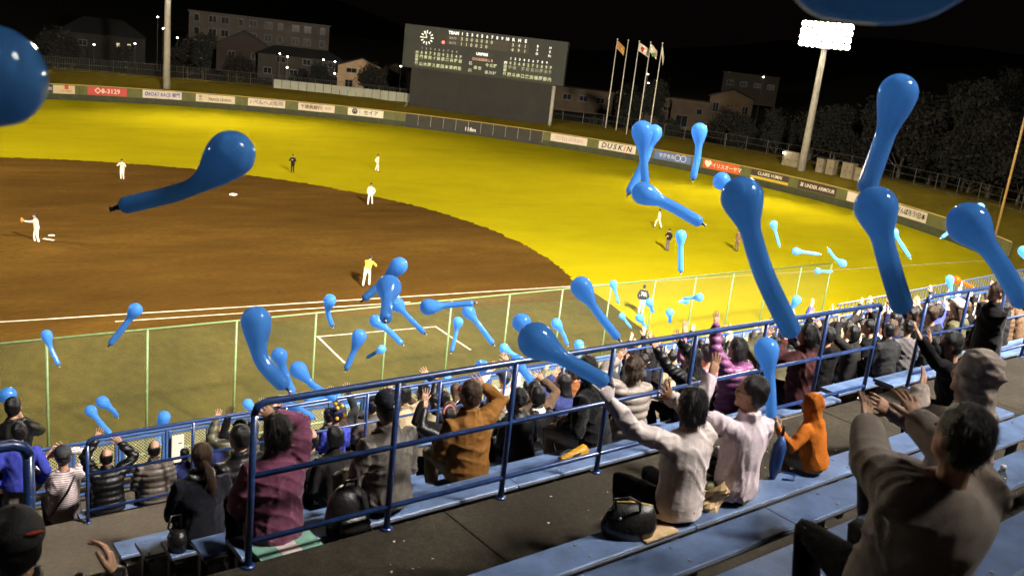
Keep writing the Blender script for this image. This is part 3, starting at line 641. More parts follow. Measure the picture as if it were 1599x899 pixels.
for (ph, off, k, s) in [(52.6, 21, 3, 1.2), (51.6, 25, 0, .55), (50.6, 22, 3, 1.3), (36.5, 16, 3, 1.0), (35.0, 22, 0, .8), (33.4, 24, 1, .9), (31.5, 20, 3, 1.3), (36.0, 30, 1, .9),
                        (27.5, 22, 2, .9), (26.0, 20, 0, .75), (24.6, 24, 1, .75), (23.3, 19, 0, .8), (21.5, 24, 2, 1.05), (28.8, 30, 0, .7), (20.2, 24, 1, 1.0), (22.6, 48, 0, .95)]:
    tree(*wallp(ph, off), .1, k, s)
for q in np.arange(1.5, 19.5, 1.35):
    for off in (22, 34, 50):
        tree(*wallp(q+g.uniform(-.6, .6), off+g.uniform(-3, 3)), .1, int(g.integers(0, 3)), g.uniform(.85, 1.35)*(1+.12*(off > 30)))
for q in np.arange(54, 80, 2.1):
    tree(*wallp(q+g.uniform(-.8, .8), 24+g.uniform(-3, 6)), .1, int(g.integers(0, 4)), g.uniform(.55, .95))
for q in np.arange(-12, 0, 1.8):
    a = R(q); rr = 112+g.uniform(0, 14); tree(rr*math.cos(a), rr*math.sin(a), 0, int(g.integers(0, 3)), g.uniform(.9, 1.3))
# ------------------------------------------------------------------ stand frame: s along the rows, t towards the field
TH = R(4.8); E1 = np.array([math.cos(TH), math.sin(TH), 0]); E2 = np.array([-math.sin(TH), math.cos(TH), 0]); SO = np.array([8.08, -35.2, 0])
def W(s, t, z): return SO+E1*s+E2*t+np.array([0, 0, z])
# green field fence
gf = thing('field_fence', 'tall green chain link fence with slim posts along foul territory', 'fence', (9.53, -14.05, 0)); fd = np.array([math.cos(.079), math.sin(.079), 0]); FS, FHt = 2.65, 4.0
for k in range(-3, 15):
    p = fd*FS*k; MB().tube([p, p+[0, 0, FHt]], .038, 8).build('post', green_paint, gf, True)
MB().tube([fd*FS*-3+[0, 0, FHt], fd*FS*14+[0, 0, FHt]], .034, 8).build('top_rail', green_paint, gf, True)
MB().tube([fd*FS*-3+[0, 0, .1], fd*FS*14+[0, 0, .1]], .03, 8).build('bottom_rail', green_paint, gf, True)
def chain(L, H, pitch, r_, base, d, z0, name, m, parent):
    """two sets of crossing diagonal wires between a top and bottom edge"""
    V = []; F = []; nrm = np.array([-d[1], d[0], 0])
    for sgn in (1, -1):
        for x in np.arange(-H, L, pitch):
            x0, z_0, x1, z_1 = x, 0, x+H, H
            if x0 < 0: z_0 = -x0; x0 = 0
            if x1 > L: z_1 = H-(x1-L); x1 = L
            if z_1-z_0 < pitch*.3: continue
            if sgn < 0: z_0, z_1 = H-z_0, H-z_1
            a = base+d*x0+np.array([0, 0, z0+z_0])+nrm*r_*.5*sgn; b = base+d*x1+np.array([0, 0, z0+z_1])+nrm*r_*.5*sgn
            w = unit(np.cross(b-a, nrm))*r_; o = nrm*r_; i = len(V)
            V += [a+w, a-w*.5+o*.86, a-w*.5-o*.86, b+w, b-w*.5+o*.86, b-w*.5-o*.86]; F += [(i, i+1, i+4, i+3), (i+1, i+2, i+5, i+4), (i+2, i, i+3, i+5)]
    return tag(MB().add(V, F).build(name, m, parent), kind='stuff')
chain(FS*17, FHt-.12, .085, .0026, fd*FS*-3, fd, .1, 'chain_link', green_wire, gf)

# terraces as concrete slabs, one run per level
stand = thing('stand_terrace', 'x', 'terrace', tuple(W(0, 0, 0))); del stand['label']; del stand['category']; tag(stand, kind='structure')
stand.rotation_euler = (0, 0, TH)
def slab(s0, s1, t0, t1, z, m, name='slab', thick=2.2):
    MB().box(((s0+s1)/2, (t0+t1)/2, z-thick/2), (s1-s0, t1-t0, thick)).build(name, m, stand)
S0, S1, SL = -8.0, 30.0, 2.375
lev = []
for k in range(8): lev.append((-1.75-.7*k, -1.05-.7*k if k else -1.2, 9.72+.36*(k+1)-.0, concrete if k else asphalt))
def run(t0, t1, z, m):
    s = S0
    while s < S1-.1:
        slab(s+.006, s+SL-.006, t0, t1, z, m); s += SL
run(-1.30, .02, 9.72, asphalt)                                  # upper walkway
for k in range(8): run(-2.0-.7*k, -1.302-.7*k, 9.80+.36*k, asphalt if k < 3 else concrete)
for k in range(5): run(.022+.66*k, .68+.66*k, 9.24-.36*k if k < 4 else 7.80, concrete)
run(3.322, 4.64, 7.66, concrete)                                # lower walkway
for k in range(3): run(4.642+.65*k, 5.29+.65*k, 7.12-.35*k, concrete)
run(6.592, 7.5, 6.42, concrete)
run(7.502, 7.85, 6.50, concrete)
# aisle steps
for a in (-1.15, 7.05):
    for k in range(5): slab(a, a+.95, .05+.66*k, .36+.66*k, 9.42-.36*k, concrete, 'step', .4)
    for k in range(6): slab(a, a+.95, -1.62-.7*k, -1.30-.7*k+.001, 9.90+.36*k, concrete, 'step', .4)

# benches: planks on black brackets
def bench(s0, s1, tc, z, width, lab, floor):
    t = thing('bench', lab, 'bench', tuple(W(s0, tc, z)), TH, 'blue plank benches')
    L = s1-s0; n = max(1, round(L/2.4)); th = .038
    for k in range(n):
        a, b = L*k/n+.004, L*(k+1)/n-.004; h = width/2; bv = .008
        V = []
        for x in (a, b):
            V += [(x, -h, -th), (x, h, -th), (x, h, -bv), (x, h-bv, 0), (x, -h+bv, 0), (x, -h, -bv)]
        F = [(0, 5, 4, 3, 2, 1), (6, 7, 8, 9, 10, 11)]+[(i, (i+1) % 6, 6+(i+1) % 6, 6+i) for i in range(6)]
        MB().add(V, F).build('plank', blue_plank, t)
        MB().box(((a+b)/2, -h-.003, -th*.62), (b-a-.01, .005, .012)).build('edge_strip', alu, t)
    fz = MB()
    for x in np.linspace(.06, L-.06, max(2, int(L/1.2)+1)):
        m = MB().box((x, 0, -th-.022), (.05, width*.9, .04)); m.box((x, width*.1, (floor-z-th-.04)/2-.02), (.05, .06, abs(z-floor)-th-.04)); m.build('bracket', blackm, t)
        fz.box((x, -width*.28, .002), (.016, .016, .006)); fz.box((x, width*.28, .002), (.016, .016, .006))
    tag(fz.build('fastening', alu, t), kind='stuff')
ordn = ['first', 'second', 'third', 'fourth', 'fifth', 'sixth', 'seventh']
for bi, (s0, s1) in enumerate(((-8.0, -1.25), (.04, 6.95), (8.05, 30.0))):
    blockn = ['the block left of the stairs', 'the middle block between the stairs', 'the far block past the second stairs'][bi]
    for k in range(5): bench(s0, s1, .33+.66*k, 9.66-.36*k, .27, '%s blue plank bench below the walkway railing in %s' % (ordn[k], blockn), 9.24-.36*k)
    for k in range(3): bench(s0+(.14 if k == 0 and bi == 1 else 0), s1, 4.87+.65*k, 7.54-.35*k, .27, '%s blue plank bench below the low railing in %s' % (ordn[k], blockn), 7.12-.35*k)
    for k in range(6): bench(s0, s1, -1.44-.7*k, 10.20+.36*k, .245, '%s blue plank bench above the walkway in %s' % (ordn[k], blockn), 9.80+.36*k)

# pipe railings
def railing(s0, s1, t, zf, zt, mids, rp, spacing, lab, ends=(True, True), name='railing'):
    g_ = thing(name, lab, 'railing', tuple(W(s0, t, zf)), TH); L = s1-s0; H = zt-zf
    c = .07; pts = []
    if ends[0]: pts += [(0, 0, H-c), (c*.3, 0, H-c*.3)]
    else: pts += [(0, 0, H)]
    pts += [(c, 0, H), (L-c, 0, H)]
    if ends[1]: pts += [(L-c*.3, 0, H-c*.3), (L, 0, H-c)]
    else: pts += [(L, 0, H)]
    MB().tube(pts, rp, 12).build('top_rail', blue_pipe, g_, True)
    for z in mids: MB().tube([(0, 0, z), (L, 0, z)], rp*.82, 10).build('rail', blue_pipe, g_, True)
    n = max(1, round(L/spacing))
    for k in range(n+1):
        x = L*k/n; top = H-c if (k == 0 and ends[0]) or (k == n and ends[1]) else H
        p_ = MB().tube([(x, 0, 0), (x, 0, top)], rp*.92, 12).build('post', blue_pipe, g_, True)
        MB().tube([(x, 0, 0), (x, 0, .012)], rp*1.9, 12).build('flange', blue_pipe, p_, True)
    return g_
railing(0, 7.0, 0, 9.72, 10.82, (.17, .62), .0235, 1.0, 'dark blue pipe railing along the walkway in front of the maroon coat')
railing(7.97, 30, 0, 9.72, 10.82, (.17, .62), .0235, 1.0, 'dark blue pipe railing along the walkway past the stairs')
railing(-8, -1.22, 0, 9.72, 10.80, (.17, .62), .030, 1.13, 'thick blue pipe railing ending beside the man in black cap')
railing(.18, 6.8, 4.53, 7.66, 8.63, (.14, .56), .020, 1.1, 'lower blue pipe railing in front of the men by the mesh fence')
railing(8.0, 14.05, 4.53, 7.66, 8.63, (.14, .56), .020, 1.0, 'lower blue pipe railing past the second stairs')
railing(14.93, 30, 4.53, 7.66, 8.63, (.14, .56), .020, 1.0, 'lower blue pipe railing farthest along the stand')
railing(-8, -1.2, 4.53, 7.66, 8.63, (.14, .56), .020, 1.1, 'lower blue pipe railing left of the stairs')

# front fence of framed mesh panels
ff = thing('front_fence', 'blue framed front fence with cream diamond mesh panels', 'fence', tuple(W(-8, 7.2, 6.42)), TH)
ffm = mat('front_fence_blue', (.055, .115, .285), .4, noise=.2, nscale=5)
MB().tube([(0, 0, .90), (28, 0, .90)], .022, 10).build('top_rail', ffm, ff, True)
MB().tube([(0, 0, .30), (28, 0, .30)], .022, 10).build('bottom_rail', ffm, ff, True)
MB().tube([(0, 0, .14), (28, 0, .14)], .022, 10).build('bottom_rail', ffm, ff, True)
PWD = .63; x = .46
proto_f = proto_w = None
while x < 27.5:
    if proto_f is None:
        m = MB()
        for (cx, cz, sx, sz) in ((0.0175, .23, .035, .46), (PWD-.055-.0175, .23, .035, .46), ((PWD-.055)/2, .0175, PWD-.125, .035), ((PWD-.055)/2, .4425, PWD-.125, .035)): m.box((cx, 0, cz), (sx, .035, sz))
        fo = m.build('panel_frame', ffm, ff); proto_f = fo.data
        wo = chain(PWD-.125, .39, .046, .0028, np.array([.035, 0, .035]), np.array([1., 0, 0]), 0, 'mesh', cream_wire, fo); proto_w = wo.data
    else:
        fo = link('panel_frame', proto_f, ff); wo = tag(link('mesh', proto_w, fo), kind='stuff')
    fo.location = (x, 0, .40)
    MB().box((x-.0275, 0, .45), (.03, .045, .90)).build('post', ffm, ff)
    x += PWD
# baluster fence farther along
bf = thing('baluster_fence', 'grey blue fence of thin upright bars at the far end of the stand', 'fence', tuple(W(20.0, 8.1, 6.3)), TH)
bfm = mat('grey_blue_bars', (.05, .065, .10), .45)
for z in (.08, .62, .98): MB().tube([(0, 0, z), (14, 0, z+.35)], .025, 6).build('rail', bfm, bf, True)
bar = MB().tube([(0, 0, .08), (0, 0, .98)], .014, 5).build('bar_tmp', bfm); bm_ = bar.data; bpy.data.objects.remove(bar)
for k in range(80): link('bar', bm_, bf, (.175*k, 0, .35*.175*k/14))
# stand front wall
MB().box((11, 7.92, 3.1), (38, .12, 6.3)).build('front_wall', concrete, stand)
# paper notice on the front fence
nt_ = thing('paper_notice', 'white paper notice with a small red mark on the mesh fence', 'sign', tuple(W(2.02, 7.14, 6.80)), TH)
MB().box((0, 0, .22), (.17, .006, .42)).build('sheet', mat('white_paper', (.70, .64, .52), .8), nt_); MB().box((.03, -.005, .30), (.05, .003, .02)).build('print', mat('ink_red', (.5, .05, .02), .7), nt_)
# ------------------------------------------------------------------ people
TOPC = {'maroon': (.150, .045, .085), 'navyblk': (.008, .008, .014), 'black': (.0055, .0052, .0056), 'dgrey': (.018, .017, .017), 'grey': (.150, .132, .112), 'beige': (.42, .33, .20), 'suede': (.200, .090, .022), 'rust': (.16, .06, .02), 'blue': (.045, .058, .36), 'lgrey': (.27, .225, .19), 'purple': (.22, .065, .175), 'pink': (.50, .20, .30), 'white': (.70, .61, .585), 'palepink': (.74, .62, .67), 'orange': (.48, .135, .015), 'greige': (.29, .24, .21), 'greige2': (.36, .295, .26), 'dmaroon': (.060, .022, .022), 'char': (.026, .026, .027), 'mgrey': (.11, .10, .10), 'stripe': (.68, .58, .56), 'taupe': (.11, .088, .072), 'dblue': (.03, .04, .14), 'brown': (.10, .06, .035), 'olive': (.10, .09, .05), 'navy': (.015, .018, .05), 'red': (.50, .03, .02), 'uniform': (.74, .66, .50), 'yellowjersey': (.78, .52, .06), 'umpire': (.014, .014, .016), 'tan': (.16, .095, .05)}
CLOTH = {}
def cloth(top, g):
    key = 'cloth_%s_%s' % (top, g)
    if key in MATS: return MATS[key]
    c = TOPC[top]
    shiny = g == 'puffer' or (g == 'jacket' and top in ('black', 'grey'))
    m = mat(key, c, .46 if shiny else .9, spec=.38 if shiny else .12, noise=.22, nscale=9, bump=.35 if g in ('sweater', 'hoodie') else .25, bscale=220 if g in ('sweater',) else 26, sheen=.15 if g in ('coat', 'sweater') else 0)
    t = m.node_tree; b = t.nodes['Principled BSDF']
    if top == 'stripe' or g == 'star':
        tc = t.nodes.new('ShaderNodeTexCoord')
        if top == 'stripe':
            w = t.nodes.new('ShaderNodeTexWave'); w.bands_direction = 'Z'; w.inputs['Scale'].default_value = 14; w.inputs['Distortion'].default_value = 1.5; lo, hi, dk = .70, .86, (.20, .13, .15)
        else:
            w = t.nodes.new('ShaderNodeTexVoronoi'); w.inputs['Scale'].default_value = 11; lo, hi, dk = .22, .27, (.05, .045, .05)
        t.links.new(tc.outputs['Object'], w.inputs['Vector'])
        cr = t.nodes.new('ShaderNodeValToRGB'); cr.color_ramp.elements[0].position = lo; cr.color_ramp.elements[1].position = hi
        a_, b_ = ((*c, 1), (*dk, 1)) if top == 'stripe' else ((*dk, 1), (*c, 1))
        cr.color_ramp.elements[0].color = a_; cr.color_ramp.elements[1].color = b_
        t.links.new(w.outputs[1 if top == 'stripe' else 0], cr.inputs[0]); t.links.new(cr.outputs[0], b.inputs['Base Color'])
    return m
skin = mat('skin', (.46, .25, .155), .55, noise=.15, nscale=25, bump=.1, bscale=120)
glove_white = mat('white_glove_knit', (.66, .58, .58), .9, bump=.3, bscale=200)
hair_m = {'blk': mat('hair_black', (.008, .007, .007), .38, bump=.5, bscale=60, stretch=(8, 8, 1)), 'brown': mat('hair_brown', (.060, .029, .012), .40, noise=.4, nscale=20, bump=.5, bscale=60, stretch=(8, 8, 1))}
trous = {'dark': mat('trousers_dark', (.008, .008, .010), .9, spec=.15, bump=.2, bscale=25), 'khaki': mat('trousers_khaki', (.22, .18, .12), .85, bump=.2, bscale=25), 'white': mat('trousers_white', (.76, .70, .58), .8), 'brown': mat('trousers_brown', (.10, .06, .045), .85), 'grey': mat('trousers_grey', (.10, .085, .075), .85)}
shoe_m = mat('shoe', (.03, .028, .028), .5); eye_m = mat('eye', (.02, .015, .012), .2); mouth_m = mat('mouth', (.20, .05, .04), .5)
gold_m = mat('glasses_rim', (.25, .17, .08), .3, metal=.8)

def hand_pieces(spread=1.0, curl=.25, thumb=1.0):
    """right hand: wrist at origin, fingers +z, palm faces +y, thumb to -x"""
    P = []
    P.append(loft([((0, 0, -.02), (.026, 0, 0), (0, .019, 0)), ((0, 0, .012), (.029, 0, 0), (0, .018, 0)), ((0, 0, .045), (.039, 0, 0), (0, .0165, 0)), ((0, 0, .078), (.042, 0, 0), (0, .014, 0)), ((0, 0, .094), (.038, 0, 0), (0, .011, 0))], 12))
    for x, L, r_, a in ((-.031, .074, .0083, -.22), (-.0105, .083, .0086, -.06), (.0105, .077, .0083, .09), (.030, .060, .0074, .27)):
        p = np.array([x, 0, .086]); d = np.array([math.sin(a*spread), 0, math.cos(a*spread)]); pts = [p-d*.012]; c = 0.0
        for seg in (.46, .31, .23):
            c += curl*random.uniform(.7, 1.3); q = np.array([d[0]*math.cos(c), math.sin(c), d[2]*math.cos(c)]); p = p+q*L*seg; pts.append(p)
        P.append(tube(pts, [r_*1.05, r_, r_*.95, r_*.82], 8, True))
    t0 = np.array([-.026, .004, .026]); d1 = unit([-.75*thumb, .25, .62]); d2 = unit([-.48*thumb, .22, .85])
    P.append(tube([t0, t0+d1*.036, t0+d1*.036+d2*.032, t0+d1*.036+d2*.052], [.0145, .0115, .0100, .0085], 8, True))
    return P
HJ = {}
for key, sp_, cu_, th_, vox in (('open0', 1.15, .10, 1.0, .0042), ('open1', 1.1, .12, 1.0, .0058), ('relax0', .5, .42, .7, .0045), ('relax1', .5, .42, .7, .0065)):
    HJ[key] = job(hand_pieces(sp_, cu_, th_), vox, 2)

PEOPLE = []
def ik(S, T, l1, l2, hint):
    S = np.array(S, float); T = np.array(T, float); d = T-S; D = np.linalg.norm(d); mx = (l1+l2)*.985
    if D > mx: T = S+d/D*mx; D = mx
    D = max(D, abs(l1-l2)+.03)
    u = unit(T-S); a = (l1*l1-l2*l2+D*D)/(2*D); h = math.sqrt(max(0, l1*l1-a*a))
    v = np.array(hint, float); v = unit(v-u*(v@u)); E = S+u*a+v*h
    return E, S+u*D
def person(label, loc, rotz, scale=1.0, lean=.08, Rh=None, Lh=None, lod=1, g='jacket', top='black', hair='short', hc='blk', hat=None, hatc=None, stand=False, tr='dark', stride=0.0, group=None, headtilt=0.0, headturn=0.0, extras=None, name='person'):
    s = scale; zp = .93*s if stand else .10*s
    sd = np.array([0, math.sin(lean), math.cos(lean)]); fd_ = np.array([0, math.cos(lean), -math.sin(lean)]); X = np.array([1., 0, 0])
    pel = np.array([0, 0, zp]); sp_ = lambda k: pel+sd*k*s
    neck = sp_(.53); hb = neck+unit([0, math.sin(lean*.5+headtilt), math.cos(lean*.5+headtilt)])*.155*s+np.array([0, .025*s, 0]); HR = rotz_(headturn) @ rotx(-(lean*.4+headtilt))
    arms = {}
    for sg, T in ((1, Rh), (-1, Lh)):
        up_ = T is not None and T[2] > sp_(.42)[2]
        S = sp_(.455 if up_ else .425)+X*sg*(.165 if up_ else .185)*s
        if T is None: T = np.array([sg*.13*s, .30*s, zp+.10*s]) if not stand else np.array([sg*.24*s, .04*s, zp-.02*s]); pose = 'relax'; raised = False
        else:
            T = np.array(T, float); pose = 'open' if up_ else 'relax'; raised = True
        hint = (sg*.75, -.1, -.6) if raised else ((sg*.5, -.7, -.35))
        dirT = unit(T-S); Tw = T-dirT*.07*s if raised else T
        E, Wr = ik(S, Tw, .285*s, .255*s, hint)
        fa = unit(Wr-E)
        if raised and up_: ax = unit(fa+np.array([0, 0, .35])); pn = np.array([0, 1., 0])
        elif raised: ax = unit(fa+np.array([0, 0, .2])); pn = np.array([-sg*.6, .5, .3])
        else: ax = unit(fa+np.array([0, .3, -.1])) if not stand else unit(fa); pn = np.array([0, 0, -1.]) if not stand else np.array([-sg, 0, 0.])
        pn = unit(pn-ax*(pn@ax)); arms[sg] = (S, E, Wr, ax, pn, pose)
    legs = {}
    for sg in (1, -1):
        H = pel+np.array([sg*.085*s, .01*s, -.01*s])
        if stand:
            k = stride*sg; K = np.array([sg*.10*s, (.05+.22*k)*s, .50*s]); A = np.array([sg*.11*s, (-.02+.34*k)*s, .085*s])
        else:
            K = np.array([sg*.13*s, .43*s, zp+.00*s]); A = np.array([sg*.13*s, .30*s, -.34*s])
        legs[sg] = (H, K, A)
    vb, vt, vr, vh = ((.0095, .0125, .018, .009), (.014, .0175, .024, .012), (.019, .023, .03, .016))[lod]
    # body (skin): one continuous surface
    B = []
    q = lambda v: hb+HR @ (np.array(v)*s)
    B.append(ellipsoid(hb+HR @ np.array([0, -.005, .012])*s, (.076*s, .094*s, .104*s), 14, 10, HR)); B.append(ellipsoid(q((0, .022, -.052)), (.060*s, .068*s, .072*s), 12, 8, HR))
    B.append(ellipsoid(q((0, .088, -.022)), (.014*s, .020*s, .026*s), 8, 6, HR)); B.append(ellipsoid(q((0, .072, -.092)), (.026*s, .024*s, .022*s), 8, 6, HR))
    for sg in (1, -1): B.append(ellipsoid(q((sg*.078, -.004, -.018)), (.013*s, .022*s, .032*s), 8, 6, HR))
    B.append(tube([sp_(.44), neck, q((0, -.012, -.06))], [.066*s, .054*s, .056*s], 10, True))
    B.append(loft([(sp_(-.04), X*.12*s, fd_*.09*s), (sp_(.2), X*.115*s, fd_*.08*s), (sp_(.40), X*.14*s, fd_*.08*s), (sp_(.47), X*.10*s, fd_*.06*s)], 12))
    for sg in (1, -1):
        S, E, Wr, ax, pn, pose = arms[sg]; B.append(tube([sp_(.40)+X*sg*.06*s, S, E, Wr, Wr+ax*.012*s], [.05*s, .042*s, .036*s, .026*s, .025*s], 9, True))
        H, K, A = legs[sg]; B.append(tube([H, K, A], [.065*s, .045*s, .035*s], 9, True))
    jb = job(B, vb, 4)
    # upper garment
    e = {'shirt': .012, 'dress': .012, 'jersey': .018, 'star': .012, 'jacket': .030, 'coat': .036, 'hoodie': .030, 'sweater': .062, 'puffer': .045}.get(g, .02)*s
    hem = {'coat': -.10, 'shirt': -.07, 'sweater': -.09}.get(g, -.055)
    G = [loft([(sp_(hem), X*(.168*s+e), fd_*(.120*s+e)), (sp_(.03), X*(.172*s+e), fd_*(.125*s+e)), (sp_(.17), X*(.155*s+e), fd_*(.112*s+e)), (sp_(.31), X*(.172*s+e), fd_*(.118*s+e)), (sp_(.41), X*(.178*s+e), fd_*(.108*s+e*.8)), (sp_(.475), X*(.130*s+e*.6), fd_*(.088*s+e*.6)), (sp_(.52), X*(.074*s+e*.3), fd_*(.072*s+e*.3))], 18)]
    if stand and g == 'coat': G.append(loft([(sp_(-.45), X*(.185*s+e), fd_*(.14*s+e)), (sp_(.1), X*(.17*s+e), fd_*(.125*s+e))], 16))
    ra = (.058*s+e*.62, .050*s+e*.60, .036*s+e*.55)
    for sg in (1, -1):
        S, E, Wr, ax, pn, pose = arms[sg]; G.append(tube([sp_(.38)+X*sg*.07*s, S, S+(E-S)*.5, E, E+(Wr-E)*.6, Wr-unit(Wr-E)*.012*s], [.085*s, ra[0]*1.12, ra[0], ra[1], (ra[1]+ra[2])/2, ra[2]], 12, True))
    if g == 'hoodie' and hair != 'hood': G.append(ellipsoid(sp_(.47)-fd_*.10*s, (.115*s, .07*s, .09*s), 12, 8))
    if hair == 'hood':
        G.append(ellipsoid(hb+HR @ np.array([0, -.035, .022])*s, (.108*s, .115*s, .132*s), 16, 12, HR)); G.append(tube([sp_(.45)-fd_*.02, neck-fd_*.02*s, hb-np.array([0, .04*s, .04*s])], [.12*s, .10*s, .10*s], 12, True))
    elif g in ('jacket', 'coat', 'puffer', 'dress'): G.append(loft([(sp_(.49), X*.088*s, fd_*.082*s), (sp_(.565), X*.078*s, fd_*.076*s)], 14))
    jt = job(G, vt, 3)
    T_ = [ellipsoid(pel+np.array([0, .0, .0]), (.165*s, .13*s, .115*s if not stand else .14*s), 14, 8)]
    for sg in (1, -1):
        H, K, A = legs[sg]; T_.append(tube([H, (H+K)/2, K, (K+A)/2, A], [.098*s, .085*s, .068*s, .062*s, .056*s], 12, True))
    jr = job(T_, vr, 3)
    # hair
    Hh = []
    if hair in ('short', 'bob', 'long', 'pony', 'wavy'):
        Hh.append(ellipsoid(hb+HR @ np.array([0, -.022, .030])*s, (.087*s, .098*s, .100*s), 16, 12, HR))
        Hh.append(ellipsoid(hb+HR @ np.array([0, -.045, -.015])*s, (.080*s, .070*s, .085*s), 14, 10, HR))
        if hair == 'bob':
            Hh.append(loft([(q((0, -.03, .05)), HR @ (X*.088*s), HR @ np.array([0, .078*s, 0])), (q((0, -.035, -.03)), HR @ (X*.098*s), HR @ np.array([0, .080*s, 0])), (q((0, -.04, -.105)), HR @ (X*.088*s), HR @ np.array([0, .066*s, 0]))], 14))
        if hair == 'long':
            Hh.append(loft([(q((0, -.03, .05)), X*.088*s, np.array([0, .078*s, 0])), (q((0, -.045, -.06)), X*.095*s, np.array([0, .065*s, 0])), (q((0, -.095, -.20)), X*.085*s, np.array([0, .04*s, 0])), (q((0, -.12, -.32)), X*.06*s, np.array([0, .025*s, 0]))], 14))
        if hair == 'pony':
            Hh.append(ellipsoid(q((0, -.105, -.03)), (.03*s, .03*s, .03*s), 8, 6)); Hh.append(tube([q((0, -.11, -.04)), q((.025, -.150, -.10)), q((.045, -.165, -.22)), q((.05, -.155, -.34)), q((.045, -.15, -.42))], [.026*s, .040*s, .042*s, .032*s, .010*s], 10, True))
        if hair == 'wavy':
            for k in range(26):
                u = unit(rng.normal(size=3)+np.array([0, -.7, .15])); Hh.append(ellipsoid(hb+HR @ (np.array([0, -.03, -.02])+u*np.array([.085, .085, .11]))*s, np.array([.034, .034, .04])*s*rng.uniform(.8, 1.25), 8, 6))
    elif hair == 'bald':
        Hh.append(loft([(q((0, -.035, .045)), HR @ (X*.080*s), HR @ np.array([0, .073*s, 0])), (q((0, -.030, .0)), HR @ (X*.088*s), HR @ np.array([0, .080*s, 0])), (q((0, -.036, -.07)), HR @ (X*.074*s), HR @ np.array([0, .062*s, 0]))], 16))
    jh = job(Hh, vh, 2) if Hh else None
    PEOPLE.append(dict(label=label, loc=loc, rotz=rotz, s=s, arms=arms, legs=legs, jb=jb, jt=jt, jr=jr, jh=jh, lod=lod, g=g, top=top, hc=hc, hair=hair, hat=hat, hatc=hatc, tr=tr, hb=hb, HR=HR, sp=sp_, fd=fd_, group=group, extras=extras, stand=stand, name=name, lean=lean))
def wrinkle(co, seed, amp):
    """soft ridged folds on a twice-warped domain, patchy so that smooth areas stay"""
    g_ = np.random.default_rng(seed); d = np.zeros(len(co)); p = co.copy()
    for f_, w_ in ((5.0, .055), (11.0, .024), (23.0, .010)):
        A = g_.normal(size=(3, 3))*f_*.8; ph = g_.uniform(0, 6.3, 3); p = p+w_*np.sin(p @ A.T+ph)
    for k in range(5):
        a = unit(g_.normal(size=3)+np.array([0, 0, .35]))*g_.uniform(16, 46); c = g_.normal(size=3)*g_.uniform(4, 9)
        d += (1-np.abs(np.sin(p @ a+g_.uniform(0, 6))))**2.2*np.clip(.25+.95*np.sin(p @ c+g_.uniform(0, 6)), 0, 1)
    return (d-.45)*amp
